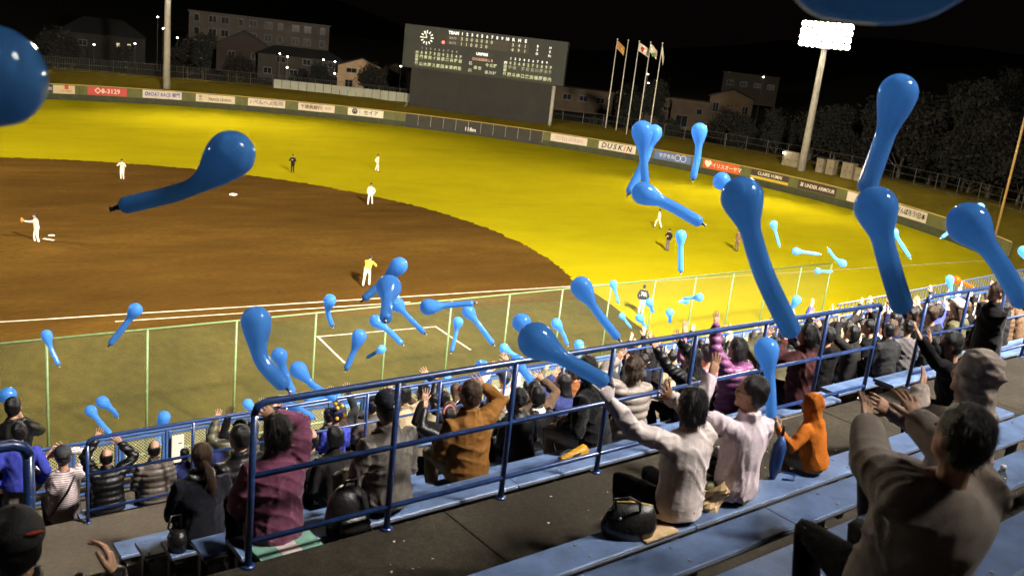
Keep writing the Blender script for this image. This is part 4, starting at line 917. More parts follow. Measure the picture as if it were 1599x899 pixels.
def finish_people():
    for i, P in enumerate(PEOPLE):
        s = P['s']; t = thing(P['name'], P['label'], 'person', tuple(P['loc']), P['rotz'], P['group'])
        blocks = [MESHES[P['jb']][:3]]
        for sg in (1, -1):
            S, E, Wr, ax, pn, pose = P['arms'][sg]
            co, li, ls, _ = MESHES[HJ[pose+('0' if P['lod'] == 0 else '1')]]
            v = co*np.array([sg*1.0, 1, 1])*s*1.06; side = np.cross(pn, ax)
            v = Wr+v[:, :1]*side+v[:, 1:2]*pn+v[:, 2:3]*ax
            if sg < 0:                                   # mirrored: flip the winding
                n_ = len(ls); ends = np.append(ls[1:], len(li)); li = np.concatenate([li[a:b][::-1] for a, b in zip(ls, ends)])
            blk_ = (v, li, ls)
            if P['extras'] and P['extras'].get('glove') == sg: link('hand_glove', arrays_mesh('hand_glove', [(Wr+(v-Wr)*1.06, li, ls)], glove_white), t)
            blocks.append(blk_)
        link('body', arrays_mesh('body', blocks, skin), t)
        co, li, ls, no = MESHES[P['jt']]
        amp = {'shirt': .0115, 'dress': .0090, 'jacket': .011, 'coat': .0095, 'hoodie': .011, 'sweater': .010, 'jersey': .006, 'star': .005, 'puffer': .003}.get(P['g'], .006)*s
        d = wrinkle(co, i, amp)
        if P['g'] == 'puffer':
            z = (co-P['sp'](0)) @ unit(P['sp'](1)-P['sp'](0)); d = d+.016*s*np.abs(np.sin(math.pi*z/(.085*s)))-.010*s
        nm = {'puffer': 'padded_jacket', 'dress': 'dress_shirt', 'star': 'star_top'}.get(P['g'], P['g'])
        link(nm, arrays_mesh(nm, [(co+no*d[:, None], li, ls)], cloth(P['top'], P['g'])), t)
        co, li, ls, no = MESHES[P['jr']]; link('trousers', arrays_mesh('trousers', [(co+no*wrinkle(co, i+99, .005)[:, None], li, ls)], trous[P['tr']]), t)
        if P['jh'] is not None:
            co, li, ls, no = MESHES[P['jh']]; ho = link('hair', arrays_mesh('hair', [(co+no*(wrinkle(co*1.6, i+7, .005)*s)[:, None], li, ls)], hair_m[P['hc']]), t)
            if P['lod'] == 0 and P['hair'] != 'bald' and not P['hat'] and len(co):
                m = MB(); idx = rng.integers(0, len(co), 1300)
                for k in idx:
                    n_ = no[k]
                    if n_[1] > .75: continue
                    a = co[k]+n_*.001; dn = unit(np.array([0, -.25, -1.0])-n_*(np.array([0, -.25, -1.0]) @ n_)+rng.normal(0, .22, 3)); w = unit(np.cross(dn, n_))*.0016*s; L = (rng.uniform(.018, .036) if P['hair'] == 'short' else rng.uniform(.03, .075))*s
                    b = a+dn*L*.5+n_*.003*s; c = a+dn*L+n_*rng.uniform(.000, .006)*s; m.add([a-w, a+w, b+w, b-w, c], [(0, 1, 2, 3), (3, 2, 4)])
                tag(m.build('loose_strands', hair_m[P['hc']], ho), kind='stuff')
        for sg in (1, -1):
            A = P['legs'][sg][2]; MB().ell(A+np.array([0, .075*s, -.05*s]), (.047*s, .13*s, .045*s), 10, 6).build('shoe', shoe_m, t, True)
        hb, HR = P['hb'], P['HR']; q = lambda v: hb+HR @ (np.array(v)*s)
        if P['lod'] == 0 and P['hair'] != 'hood':
            for sg in (1, -1): MB().ell(q((sg*.030, .080, .004)), (.011*s, .006*s, .006*s), 8, 6, HR).build('eye', eye_m, t, True)
            MB().ell(q((0, .087, -.066)), (.022*s, .008*s, .007*s), 8, 6, HR).build('mouth', mouth_m, t, True)
        h = P['hat']
        if h in ('cap', 'capback', 'novelty', 'beanie'):
            cm_ = mat('hat_'+P['hatc'], {'navyblk': (.010, .012, .024), 'navy': (.015, .02, .09), 'dgrey': (.03, .03, .034), 'black': (.008, .008, .009), 'white': (.70, .62, .52), 'brown': (.09, .05, .03), 'red': (.55, .03, .015), 'yellowcap': (.02, .02, .022)}[P['hatc']], .8, bump=.2, bscale=80)
            V = []; F = []; n_, r_ = 18, 7
            for a in range(r_+1):
                th = math.pi/2*a/r_*1.08
                for b in range(n_):
                    ph = 2*math.pi*b/n_; V.append(q((.094*math.sin(th)*math.cos(ph), -.012+.112*math.sin(th)*math.sin(ph), .035+.098*math.cos(th))))
            F = [(a*n_+b, (a+1)*n_+b, (a+1)*n_+(b+1) % n_, a*n_+(b+1) % n_) for a in range(r_) for b in range(n_)]
            co_ = link('cap' if h != 'beanie' else 'knit_hat', None, None); bpy.data.objects.remove(co_)
            hat_o = MB().add(V, F).build('cap' if h != 'beanie' else 'knit_hat', cm_, t, True)
            if h != 'beanie':
                bs = [(.074*math.sin(a), .085+.085*math.cos(a), .028-.010*abs(math.sin(a))) for a in np.linspace(-1.45, 1.45, 9)]; inn = [(.086*math.sin(a), -.012+.104*math.cos(a), .036) for a in np.linspace(-.9, .9, 9)]
                V = [q(v) for v in bs]+[q(v) for v in inn]+[q((v[0], v[1], v[2]-.005)) for v in bs]+[q((v[0], v[1], v[2]-.005)) for v in inn]
                F = [(k, k+1, 10+k, 9+k) for k in range(8)]+[(18+k, 27+k, 28+k, 19+k) for k in range(8)]+[(k, 18+k, 19+k, k+1) for k in range(8)]
                MB().add(V, F).build('brim', cm_, hat_o, True); MB().ell(q((0, -.012, .134)), (.008*s, .008*s, .005*s), 8, 6).build('button', cm_, hat_o, True)
            if h == 'novelty':
                ym = mat('novelty_yellow', (.75, .42, .03), .7)
                for v in ((-.05, -.08, .15), (.04, -.08, .16), (-.07, -.10, .0), (.07, -.10, .01), (0, .02, .17)): MB().ell(q(v), np.array([.032, .03, .030])*s, 10, 8).build('pompon', ym, hat_o, True)
        elif h == 'band': MB().tube([q((.094*math.cos(a), -.02+.02*math.sin(a), .04+.105*math.sin(a))) for a in np.linspace(.1, 3.04, 14)], .014*s, 8).build('hair_band', mat('pink_band', (.42, .12, .12), .6), t, True)
        elif h == 'collar': MB().add(*loft([(P['sp'](.43), np.array([.15*s, 0, 0]), P['fd']*.125*s), (P['sp'](.50), np.array([.10*s, 0, 0]), P['fd']*.095*s), (P['sp'](.53), np.array([.085*s, 0, 0]), P['fd']*.082*s)], 16)).build('collar', mat('white_collar', (.70, .64, .56), .7), t, True)
        elif h == 'camera':
            c_ = MB().box(q((.0, .15, -.01)), (.12*s, .06*s, .08*s)).build('camera_body', blackm, t); MB().tube([q((0, .17, -.01)), q((0, .25, -.01))], .03*s, 12).build('camera_lens', blackm, c_, True)
        elif h == 'towel': MB().add(*loft([(q((0, -.02, .135)), X3*.03*s, Y3*.03*s), (q((0, -.02, .10)), X3*.09*s, Y3*.10*s), (q((0, -.03, .0)), X3*.115*s, Y3*.115*s), (q((0, -.05, -.16)), X3*.16*s, Y3*.13*s)], 14)).build('towel', cloth('beige', 'sweater'), t, True)
        elif h == 'glasses':
            g_ = MB()
            for sg in (1, -1): g_.tube([q((sg*.034+.024*math.cos(a), .096, .002+.018*math.sin(a))) for a in np.linspace(0, 2*math.pi, 12)], .0022*s, 5); g_.tube([q((sg*.058, .094, .006)), q((sg*.082, .0, .004))], .002*s, 5)
            g_.tube([q((-.010, .098, .006)), q((.010, .098, .006))], .002*s, 5); g_.build('glasses', gold_m, t, True)
        x_ = P['extras'] or {}
        if x_.get('emblem'): MB().ell(q((.035, -.118, .075)), (.032*s, .006*s, .012*s), 10, 6, HR @ rotx(.5)).build('emblem', mat('red_emblem', (.45, .05, .02), .6), t, True)
        if x_.get('capmark'): MB().ell(q((0.0, -.128, .048)), (.022*s, .004*s, .004*s), 8, 5).build('cap_mark', mat('cap_mark_pale', (.6, .52, .55), .6), t, True)
        if x_.get('strap'):
            sp_ = P['sp']; MB().tube([sp_(.47)+X3*.11*s-P['fd']*.10*s, sp_(.30)+X3*.02*s-P['fd']*.150*s, sp_(.08)-X3*.13*s-P['fd']*.135*s, sp_(-.05)-X3*.19*s-P['fd']*.02], .009*s, 6).build('bag_strap', blackm, t, True)
        if x_.get('chest'): MB().ell(P['sp'](.36)+X3*.07*s-P['fd']*.155*s, (.022*s, .006, .018*s), 8, 6).build('back_mark', mat('cap_mark_pale', (.6, .52, .55), .6), t, True)
        if x_.get('word'): text(x_['word'], .085*s, mat('white_print', (.7, .66, .58), .7), t, P['sp'](.25)+X3*.09*s-P['fd']*.168*s, (.94, 0, .34), (-.34, 0, .94), bold=.02, shear=.2)
        if x_.get('glove_ball') is not None:
            Wr, ax = P['arms'][x_['glove_ball']][2:4]; MB().ell(Wr+ax*.13, (.12, .07, .15), 12, 8).build('baseball_glove', mat('glove_leather', (.42, .16, .03), .6), t, True)
        if x_.get('number'): text(x_['number'], .30, mat('white_print', (.7, .66, .58), .7), t, P['sp'](.28)-P['fd']*.150*s, (1, 0, 0), (0, 0, 1), bold=.02)
        if x_.get('scarf'): MB().tube([P['sp'](.52)+np.array([.085*math.cos(a), .075*math.sin(a), .01*math.sin(3*a)])*s for a in np.linspace(0, 2*math.pi, 16)], .034*s, 10).build('scarf', mat('mint_scarf', (.42, .46, .40), .8), t, True)
X3 = np.array([1., 0, 0]); Y3 = np.array([0, 1., 0])

PTAB = [
 ('woman in a maroon purple coat raising one arm beside the railing corner post', 0.32, 0.33, 9.66, 0, 0.98, 0, 0.05, [0.33, 0.53, 10.53], None, 0, 'coat', 'maroon', 'bob', 'blk', None, None),
 ('woman in navy coat with a long brown ponytail seen from behind', 0.34, 1.65, 8.94, 0, 0.9, -10, 0.14, None, None, 0, 'coat', 'navyblk', 'pony', 'brown', None, None),
 ('person in a black padded coat sitting left of the maroon coat', 1.2, 2.97, 8.22, 0, 1.1, 10, 0.1, None, None, 1, 'puffer', 'black', 'short', 'blk', None, None),
 ('balding man in black jacket with white chest mark behind the maroon coat', 1.62, 2.31, 8.58, 0, 0.87, 0, 0.15, None, None, 1, 'jacket', 'black', 'bald', 'blk', None, None),
 ('round black haired person in dark jacket in front of the blue shirt', 1.52, 1.65, 8.94, 0, 0.82, 0, 0.2, None, None, 1, 'jacket', 'dgrey', 'bob', 'blk', None, None),
 ('fan in bright blue jersey wearing a blue and yellow novelty hat', 3.25, 4.87, 7.54, 0, 0.87, 0, 0.0, None, None, 1, 'jersey', 'blue', 'short', 'blk', 'novelty', 'navy'),
 ('man in grey windbreaker and navy baseball cap leaning on the railing', 1.19, 0.33, 9.66, 0, 1.0, 6, 0.12, None, None, 0, 'jacket', 'grey', 'short', 'blk', 'capback', 'navyblk'),
 ('brown haired fan in beige coat with both hands up at the mesh fence', 5.28, 6.17, 6.84, 0, 0.87, 0, 0.05, [5.59, 6.42, 7.54], [5.26, 6.42, 7.59], 1, 'jacket', 'beige', 'bob', 'brown', None, None),
 ('fan in black sweatshirt with a pink hair band and one hand up', 3.2, 2.31, 8.58, 0, 0.82, 15, 0.15, None, [2.94, 2.56, 9.33], 1, 'jacket', 'black', 'bob', 'blk', 'band', 'pink'),
 ('child in a red knit hat beside the brown jacket', 5.29, 4.87, 7.54, 0, 0.85, 0, 0.1, None, None, 1, 'jacket', 'dgrey', 'none', 'blk', 'beanie', 'red'),
 ('man in brown suede jacket with right arm raised and palm open', 2.43, 0.99, 9.3, 0, 1.02, -5, 0.1, [2.66, 1.19, 10.15], None, 0, 'jacket', 'suede', 'short', 'brown', None, None),
 ('person in black sequinned sleeve reaching straight up near the mesh fence', 5.4, 5.52, 7.19, 0, 0.88, 0, 0.0, None, [5.38, 5.77, 8.16], 1, 'jacket', 'black', 'bob', 'blk', None, None),
 ('fan in black satin jacket with a white visor cap turned backwards', 4.05, 2.31, 8.58, 0, 0.83, 0, 0.15, None, None, 1, 'jacket', 'black', 'short', 'blk', 'cap', 'white'),
 ('fan in a black blouson with white sleeve lettering by the railing post', 3.6, 1.65, 8.94, 0, 0.86, 0, 0.22, None, None, 0, 'jacket', 'black', 'short', 'blk', None, None),
 ('dark haired fan with a wide white collar over black top', 4.41, 2.31, 8.58, 0, 0.89, 0, 0.12, None, None, 1, 'jacket', 'black', 'bob', 'blk', 'collar', 'white'),
 ('girl in beige top with dark stars holding one hand up', 7.13, 4.87, 7.54, 0, 0.82, 0, 0.05, None, [7.05, 5.12, 8.11], 1, 'star', 'beige', 'long', 'brown', None, None),
 ('person in rust brown top holding a camera to the face', 7.44, 4.87, 7.54, 0, 0.82, 0, 0.1, [7.69, 5.12, 7.9], None, 1, 'jacket', 'rust', 'short', 'brown', 'camera', None),
 ('large fan all in black leaning forward with knees up', 3.88, 0.99, 9.3, 0, 1.05, 25, 0.25, None, None, 0, 'coat', 'black', 'bob', 'blk', None, None),
 ('wavy brown haired woman in a pale grey puffer jacket', 4.42, 0.99, 9.3, 0, 1.0, 0, 0.06, None, [4.28, 1.19, 10.19], 0, 'puffer', 'lgrey', 'wavy', 'brown', None, None),
 ('fan in black anorak with both arms stretched high', 6.15, 1.65, 8.94, 0, 1.02, 8, 0.05, [5.79, 1.85, 10.17], [5.48, 1.85, 9.99], 0, 'jacket', 'black', 'long', 'blk', None, None),
 ('woman in a glossy purple puffer jacket waving an open hand', 6.06, 0.99, 9.3, 0, 1.0, 0, 0.05, None, [5.77, 1.19, 10.39], 0, 'puffer', 'purple', 'bob', 'blk', None, None),
 ('fan in pink sweater reaching up behind the black anorak', 7.22, 2.31, 8.58, 0, 1.1, 0, 0.0, None, [6.94, 2.56, 9.73], 1, 'shirt', 'pink', 'short', 'blk', None, None),
 ('person in crumpled white cotton shirt wearing a white glove with one arm raised', 2.29, -1.43, 10.2, 0, 1.0, -6, 0.02, [2.19, -1.23, 11.04], [1.66, -1.23, 11.08], 0, 'shirt', 'white', 'bob', 'blk', None, None),
 ('man in pale pink dress shirt and glasses raising his left hand', 2.87, -1.43, 10.2, 0, 1.0, -2, -0.02, None, [2.6, -1.23, 11.13], 0, 'dress', 'palepink', 'short', 'blk', 'glasses', None),
 ('small child in an orange hooded fleece reaching for a balloon', 3.8, -1.43, 10.2, 0, 0.66, 10, 0.26, None, [3.48, -1.23, 10.52], 0, 'hoodie', 'orange', 'hood', 'blk', None, None),
 ('large man in grey wool sweater with both open hands raised', 0.79, -3.56, 11.28, 0, 0.93, -24, -0.2, [1.36, -3.08, 11.86], [1.22, -2.96, 11.85], 0, 'sweater', 'greige', 'short', 'blk', None, None),
 ('person with a pale grey hood pulled over the head', 2.58, -2.93, 10.92, 0, 0.98, -5, 0.02, [2.42, -2.53, 11.37], [2.8, -2.53, 11.44], 0, 'hoodie', 'greige2', 'hood', 'blk', None, None),
 ('tall figure in a black coat standing on the walkway by the far railing', 7.89, -0.75, 9.72, 1, 0.85, 60, 0.05, None, [8.25, -0.55, 10.6], 0, 'coat', 'black', 'short', 'brown', None, None),
 ('person in dark maroon jacket shouting with hands up beneath a big balloon', 6.26, 0.33, 9.66, 0, 1.0, 12, 0.0, [6.26, 0.53, 10.41], [6.03, 0.53, 10.37], 0, 'jacket', 'dmaroon', 'bob', 'blk', None, None),
 ('dark haired person in charcoal pullover on the lower bench past the aisle', 9.33, 0.99, 9.3, 0, 0.82, -20, 0.12, None, None, 1, 'jacket', 'char', 'short', 'blk', None, None),
 ('man in plain grey sweatshirt seated next to the charcoal pullover', 9.81, 0.99, 9.3, 0, 0.82, -30, 0.12, None, None, 1, 'shirt', 'mgrey', 'short', 'blk', None, None),
 ('person in bright white and pink top seen from the side', 11.76, 2.97, 8.22, 0, 1.1, -60, 0.05, None, None, 1, 'shirt', 'white', 'short', 'blk', None, None),
 ('fan in a royal blue jersey behind the second railing section', 13.36, 2.31, 8.58, 0, 1.1, 20, 0.05, None, [14.05, 2.56, 9.79], 1, 'jersey', 'blue', 'short', 'blk', None, None),
 ('person in black jacket and white peaked cap behind the second railing section', 12.59, 1.65, 8.94, 0, 0.98, 30, 0.1, None, None, 1, 'jacket', 'black', 'short', 'blk', 'cap', 'white'),
 ('man in brown cap and dark jacket beside the white peaked cap', 13.54, 1.65, 8.94, 0, 0.94, 20, 0.1, None, None, 1, 'jacket', 'dgrey', 'short', 'blk', 'cap', 'brown'),
 ('person in black hooded jacket clasping hands on the walkway bench', 5.89, -1.43, 10.2, 0, 0.95, 30, 0.25, [5.36, -1.23, 11.06], [5.29, -1.23, 11.04], 0, 'hoodie', 'black', 'short', 'blk', None, None),
 ('man in white striped shirt and dark cap with both arms up and a bag strap', 0.18, 5.52, 7.19, 0, 1.0, -5, 0.08, [0.25, 5.72, 8.04], [0.03, 5.72, 8.0], 0, 'shirt', 'stripe', 'short', 'blk', 'capback', 'dgrey'),
 ('balding man in black padded jacket with both arms up at the low railing', 0.48, 4.87, 7.54, 0, 0.82, 0, 0.12, [0.67, 5.07, 8.31], [0.4, 5.07, 8.41], 0, 'puffer', 'black', 'bald', 'blk', None, None),
 ('man in brown quilted jacket with thinning hair sitting at the low railing', 0.99, 4.87, 7.54, 0, 0.82, -5, 0.1, None, None, 0, 'puffer', 'taupe', 'bald', 'blk', None, None),
 ('child in blue and red jacket low in front of the paper notice', 1.79, 6.17, 6.84, 0, 0.7, 0, 0.1, None, None, 1, 'jacket', 'dblue', 'short', 'blk', None, None),
 ('spectator in black vest holding a camera by the front fence', -0.11, 6.7, 6.42, 1, 1.08, -20, 0.05, [0.02, 6.95, 7.93], None, 1, 'jacket', 'black', 'short', 'blk', 'camera', None),
 ('spectator in royal blue jersey and black trousers standing by the low railing', -0.26, 5.6, 6.85, 1, 0.92, -10, 0.02, None, None, 1, 'jersey', 'blue', 'short', 'blk', None, None),
 ('man in black cap with red emblem raising a hand behind the thick rail', -1.53, -1.43, 10.2, 0, 1.08, 0, 0.05, [-1.09, -1.28, 10.74], None, 0, 'jacket', 'black', 'short', 'blk', 'capback', 'black'),
 ('spectator in blue jersey with an arm up on the lower rows', 14.04, 4.87, 7.54, 0, 1.1, -6.0, 0.09, None, [13.9, 5.12, 8.72], 2, 'jersey', 'blue', 'short', 'blk', None, None),
 ('spectator in brown jacket below the walkway railing', 10.29, 2.31, 8.58, 0, 1.06, 25.0, 0.15, None, None, 2, 'jacket', 'brown', 'short', 'blk', None, None),
 ('spectator in dark grey jacket with an arm up below the walkway railing', 12.21, 2.97, 8.22, 0, 1.1, 10.0, 0.07, None, [12.26, 3.22, 9.26], 2, 'jacket', 'dgrey', 'short', 'blk', None, None),
 ('brown haired child in beige shirt with an arm up below the walkway railing', 10.88, 2.31, 8.58, 0, 0.75, 1.0, 0.09, [11.29, 2.56, 9.3], None, 2, 'shirt', 'beige', 'short', 'brown', None, None),
 ('spectator in charcoal jacket below the walkway railing', 12.03, 2.31, 8.58, 0, 1.07, 3.0, 0.11, None, None, 2, 'jacket', 'char', 'short', 'blk', None, None),
 ('spectator in dark grey jacket with an arm up below the walkway railing', 12.65, 0.99, 9.3, 0, 0.82, -9.0, 0.07, [13.12, 1.24, 9.99], None, 2, 'jacket', 'dgrey', 'short', 'blk', None, None),
 ('spectator in brown jacket with an arm up below the walkway railing', 15.01, 1.65, 8.94, 0, 0.87, 9.0, 0.17, None, [14.95, 1.9, 9.87], 2, 'jacket', 'brown', 'short', 'blk', None, None),
 ('spectator in white shirt with an arm up on the lower rows', 21.59, 5.52, 7.19, 0, 1.1, 4.0, 0.15, None, [21.63, 5.77, 8.35], 2, 'shirt', 'white', 'short', 'blk', None, None),
 ('spectator in beige jacket with an arm up on the lower rows', 22.2, 5.52, 7.19, 0, 1.03, -22.0, 0.09, [22.29, 5.77, 7.86], None, 2, 'jacket', 'beige', 'short', 'blk', None, None),
 ('spectator in white shirt with an arm up on the lower rows', 24.41, 6.17, 6.84, 0, 1.1, -12.0, 0.07, [25.09, 6.42, 8.05], None, 2, 'shirt', 'white', 'short', 'blk', None, None),
 ('spectator with a towel over the head in beige coat on the lower rows', 24.24, 5.52, 7.19, 0, 1.1, -14.0, 0.09, None, None, 2, 'coat', 'beige', 'short', 'blk', 'towel', 'beige'),
 ('spectator in dark grey jacket with an arm up on the lower rows', 19.71, 5.52, 7.19, 0, 1.1, 3.0, 0.13, [20.11, 5.77, 8.35], None, 2, 'jacket', 'dgrey', 'short', 'blk', None, None),
 ('spectator in beige shirt with an arm up on the lower rows', 22.21, 6.17, 6.84, 0, 1.1, 8.0, 0.13, None, [22.45, 6.42, 8.2], 2, 'shirt', 'beige', 'short', 'blk', None, None),
 ('spectator in black jacket below the walkway railing', 7.07, 0.99, 9.3, 0, 1.1, -20.0, 0.11, None, None, 2, 'jacket', 'black', 'short', 'blk', None, None),
 ('spectator in olive jacket with an arm up below the walkway railing', 6.79, 0.99, 9.3, 0, 0.92, -24.0, 0.11, None, [6.83, 1.24, 10.14], 2, 'jacket', 'olive', 'short', 'blk', None, None),
 ('spectator in navy jacket with an arm up on the lower rows', 5.53, 6.17, 6.84, 0, 1.1, -9.0, 0.13, [5.69, 6.42, 7.93], None, 2, 'jacket', 'navy', 'short', 'blk', None, None),
 ('balding spectator in dark grey jacket on the lower rows', 6.36, 5.52, 7.19, 0, 0.82, -15.0, 0.05, None, None, 2, 'jacket', 'dgrey', 'bald', 'blk', None, None),
 ('spectator in charcoal shirt with an arm up on the lower rows', 7.61, 6.17, 6.84, 0, 0.82, -22.0, 0.09, [7.86, 6.42, 7.59], None, 2, 'shirt', 'char', 'short', 'blk', None, None),
 ('brown haired spectator in olive jacket with an arm up on the lower rows', 8.16, 6.17, 6.84, 0, 0.86, -2.0, 0.05, None, [8.15, 6.42, 7.68], 2, 'jacket', 'olive', 'short', 'brown', None, None),
 ('spectator in brown jacket on the lower rows', 8.81, 5.52, 7.19, 0, 0.83, 3.0, 0.07, None, None, 2, 'jacket', 'brown', 'short', 'blk', None, None),
 ('spectator in navy jacket with an arm up on the lower rows', 8.98, 4.87, 7.54, 0, 0.87, 4.0, 0.09, None, [9.0, 5.12, 8.4], 2, 'jacket', 'navyblk', 'short', 'blk', None, None),
 ('spectator in navy jacket with an arm up on the lower rows', 10.18, 6.17, 6.84, 0, 1.1, 10.0, 0.07, [10.56, 6.42, 8.11], [10.19, 6.42, 7.99], 2, 'jacket', 'navyblk', 'short', 'blk', None, None),
 ('spectator in beige shirt with an arm up on the lower rows', 9.69, 4.87, 7.54, 0, 0.82, 3.0, 0.11, [9.7, 5.12, 8.26], None, 2, 'shirt', 'beige', 'short', 'blk', None, None),
 ('spectator in dark grey jacket with an arm up on the lower rows', 11.87, 5.52, 7.19, 0, 1.01, 7.0, 0.13, [12.22, 5.77, 8.14], None, 2, 'jacket', 'dgrey', 'short', 'blk', None, None),
 ('spectator in charcoal jacket with an arm up on the lower rows', 12.18, 4.87, 7.54, 0, 0.83, 23.0, 0.11, None, [12.12, 5.12, 8.37], 2, 'jacket', 'char', 'short', 'blk', None, None),
 ('spectator in charcoal jacket on the lower rows', 4.39, 6.17, 6.84, 0, 0.82, -2.0, 0.07, None, None, 2, 'jacket', 'char', 'short', 'blk', None, None),
 ('spectator in taupe jacket with an arm up on the lower rows', 3.81, 4.87, 7.54, 0, 0.9, -14.0, 0.11, [4.24, 5.12, 8.35], None, 2, 'jacket', 'taupe', 'short', 'blk', None, None),
 ('spectator in olive shirt with an arm up on the lower rows', 4.72, 5.52, 7.19, 0, 0.82, -7.0, 0.11, [4.91, 5.77, 7.72], None, 2, 'shirt', 'olive', 'short', 'blk', None, None),
 ('spectator in dark grey jacket with an arm up on the lower rows', 2.64, 4.87, 7.54, 0, 0.82, 18.0, 0.11, [2.88, 5.12, 8.16], None, 2, 'jacket', 'dgrey', 'short', 'blk', None, None),
 ('brown haired spectator in dark blue jacket with an arm up on the lower rows', 2.28, 6.17, 6.84, 0, 0.85, -19.0, 0.17, [2.42, 6.42, 7.55], None, 2, 'jacket', 'dblue', 'short', 'brown', None, None),
 ('spectator in beige jacket with an arm up on the lower rows', 5.28, 5.52, 7.19, 0, 0.82, -7.0, 0.13, None, [5.28, 5.77, 7.84], 2, 'jacket', 'beige', 'short', 'blk', None, None),
 ('spectator in taupe jacket below the walkway railing', 12.51, 2.97, 8.22, 0, 1.1, 5.0, 0.09, None, None, 2, 'jacket', 'taupe', 'short', 'blk', None, None),
 ('spectator in olive shirt with an arm up on the lower rows', 14.87, 4.87, 7.54, 0, 0.93, -9.0, 0.11, None, [14.82, 5.12, 8.47], 2, 'shirt', 'olive', 'short', 'blk', None, None),
 ('spectator in black jacket with an arm up below the walkway railing', 12.63, 2.31, 8.58, 0, 1.1, -0.0, 0.13, [13.05, 2.56, 9.57], None, 2, 'jacket', 'black', 'short', 'blk', None, None),
 ('spectator in black jacket below the walkway railing', 11.63, 1.65, 8.94, 0, 0.95, -5.0, 0.15, None, None, 2, 'jacket', 'black', 'short', 'blk', None, None),
 ('spectator in dark grey jacket with an arm up on the lower rows', 26.08, 6.17, 6.84, 0, 1.1, -6.0, 0.07, [26.6, 6.42, 8.18], None, 2, 'jacket', 'dgrey', 'short', 'blk', None, None),
 ('spectator in navy jacket with an arm up on the lower rows', 8.15, 5.52, 7.19, 0, 0.83, 25.0, 0.13, [8.24, 5.77, 7.91], None, 2, 'jacket', 'navy', 'short', 'blk', None, None),
 ('spectator in black hooded top raising the left arm below the railing', 8.92, 1.65, 8.94, 0, 0.99, -11.0, 0.03, None, [8.68, 1.87, 9.98], 2, 'hoodie', 'black', 'short', 'blk', None, None),
 ('spectator in dark grey jacket raising the left arm below the railing', 9.57, 1.65, 8.94, 0, 0.94, 14.0, 0.03, None, [9.33, 1.85, 9.85], 2, 'jacket', 'dgrey', 'bob', 'blk', None, None),
 ('spectator in black hooded top raising the right arm below the railing', 10.09, 1.65, 8.94, 0, 0.96, 19.0, 0.16, [10.31, 1.93, 9.9], None, 2, 'hoodie', 'black', 'short', 'blk', None, None),
 ('brown haired spectator in navy hooded top raising the left arm below the railing', 10.73, 1.65, 8.94, 0, 0.89, 19.0, 0.18, None, [10.54, 1.8, 9.88], 2, 'hoodie', 'navy', 'long', 'brown', None, None),
 ('brown haired spectator in brown padded jacket raising both arms below the railing', 14.44, 1.65, 8.94, 0, 0.94, 11.0, 0.05, [14.71, 1.86, 9.88], [14.28, 1.86, 9.85], 2, 'puffer', 'brown', 'bob', 'brown', None, None),
 ('brown haired spectator in black hooded top raising the right arm below the railing', 14.52, 2.31, 8.58, 0, 1.03, 18.0, 0.17, [14.78, 2.49, 9.61], None, 2, 'hoodie', 'black', 'short', 'brown', None, None),
 ('brown haired spectator in black coat raising the left arm below the railing', 3.7, 2.97, 8.22, 0, 0.92, -15.0, 0.15, None, [3.42, 3.22, 9.09], 2, 'coat', 'black', 'bob', 'brown', None, None),
 ('brown haired spectator in olive hooded top raising the left arm below the railing', 4.32, 2.97, 8.22, 0, 0.94, 14.0, 0.13, None, [4.09, 3.13, 9.12], 2, 'hoodie', 'olive', 'bob', 'brown', None, None),
 ('spectator in brown coat raising the right arm below the railing', 4.94, 2.97, 8.22, 0, 1.0, -12.0, 0.1, [5.16, 3.16, 9.13], None, 2, 'coat', 'brown', 'short', 'blk', None, None),
 ('spectator in dark blue coat raising the left arm below the railing', 5.45, 2.97, 8.22, 0, 1.0, 2.0, 0.18, None, [5.31, 3.18, 9.14], 2, 'coat', 'dblue', 'long', 'blk', None, None),
 ('spectator in maroon shirt watching below the railing', 6.11, 2.97, 8.22, 0, 0.91, 16.0, 0.11, None, None, 2, 'shirt', 'maroon', 'short', 'blk', None, None),
 ('spectator in dark grey jacket and cap raising the left arm below the railing', 6.81, 2.97, 8.22, 0, 0.9, 7.0, 0.12, None, [6.58, 3.15, 9.14], 2, 'jacket', 'dgrey', 'short', 'blk', 'cap', 'dgrey'),
 ('spectator in maroon coat raising the left arm below the railing', 8.43, 2.97, 8.22, 0, 0.99, -1.0, 0.04, None, [8.28, 3.15, 9.22], 2, 'coat', 'maroon', 'bob', 'blk', None, None),
 ('spectator in black jacket raising the left arm below the railing', 9.08, 2.97, 8.22, 0, 1.02, 1.0, 0.05, None, [8.81, 3.22, 9.18], 2, 'jacket', 'black', 'short', 'blk', None, None),
 ('brown haired spectator in charcoal padded jacket raising both arms below the railing', 9.81, 2.97, 8.22, 0, 0.96, 1.0, 0.1, [10.07, 3.13, 9.22], [9.62, 3.22, 9.23], 2, 'puffer', 'char', 'bob', 'brown', None, None),
 ('spectator in black coat raising the right arm below the railing', 10.96, 2.97, 8.22, 0, 1.0, -10.0, 0.04, [11.11, 3.15, 9.21], None, 2, 'coat', 'black', 'short', 'blk', None, None),
 ('spectator in white padded jacket raising the left arm below the railing', 12.97, 2.97, 8.22, 0, 0.94, 11.0, 0.09, None, [12.74, 3.25, 9.18], 2, 'puffer', 'white', 'bob', 'blk', None, None),
 ('spectator in charcoal hooded top raising the right arm below the railing', 13.63, 2.97, 8.22, 0, 0.95, -9.0, 0.16, [13.89, 3.25, 9.08], None, 2, 'hoodie', 'char', 'long', 'blk', None, None),
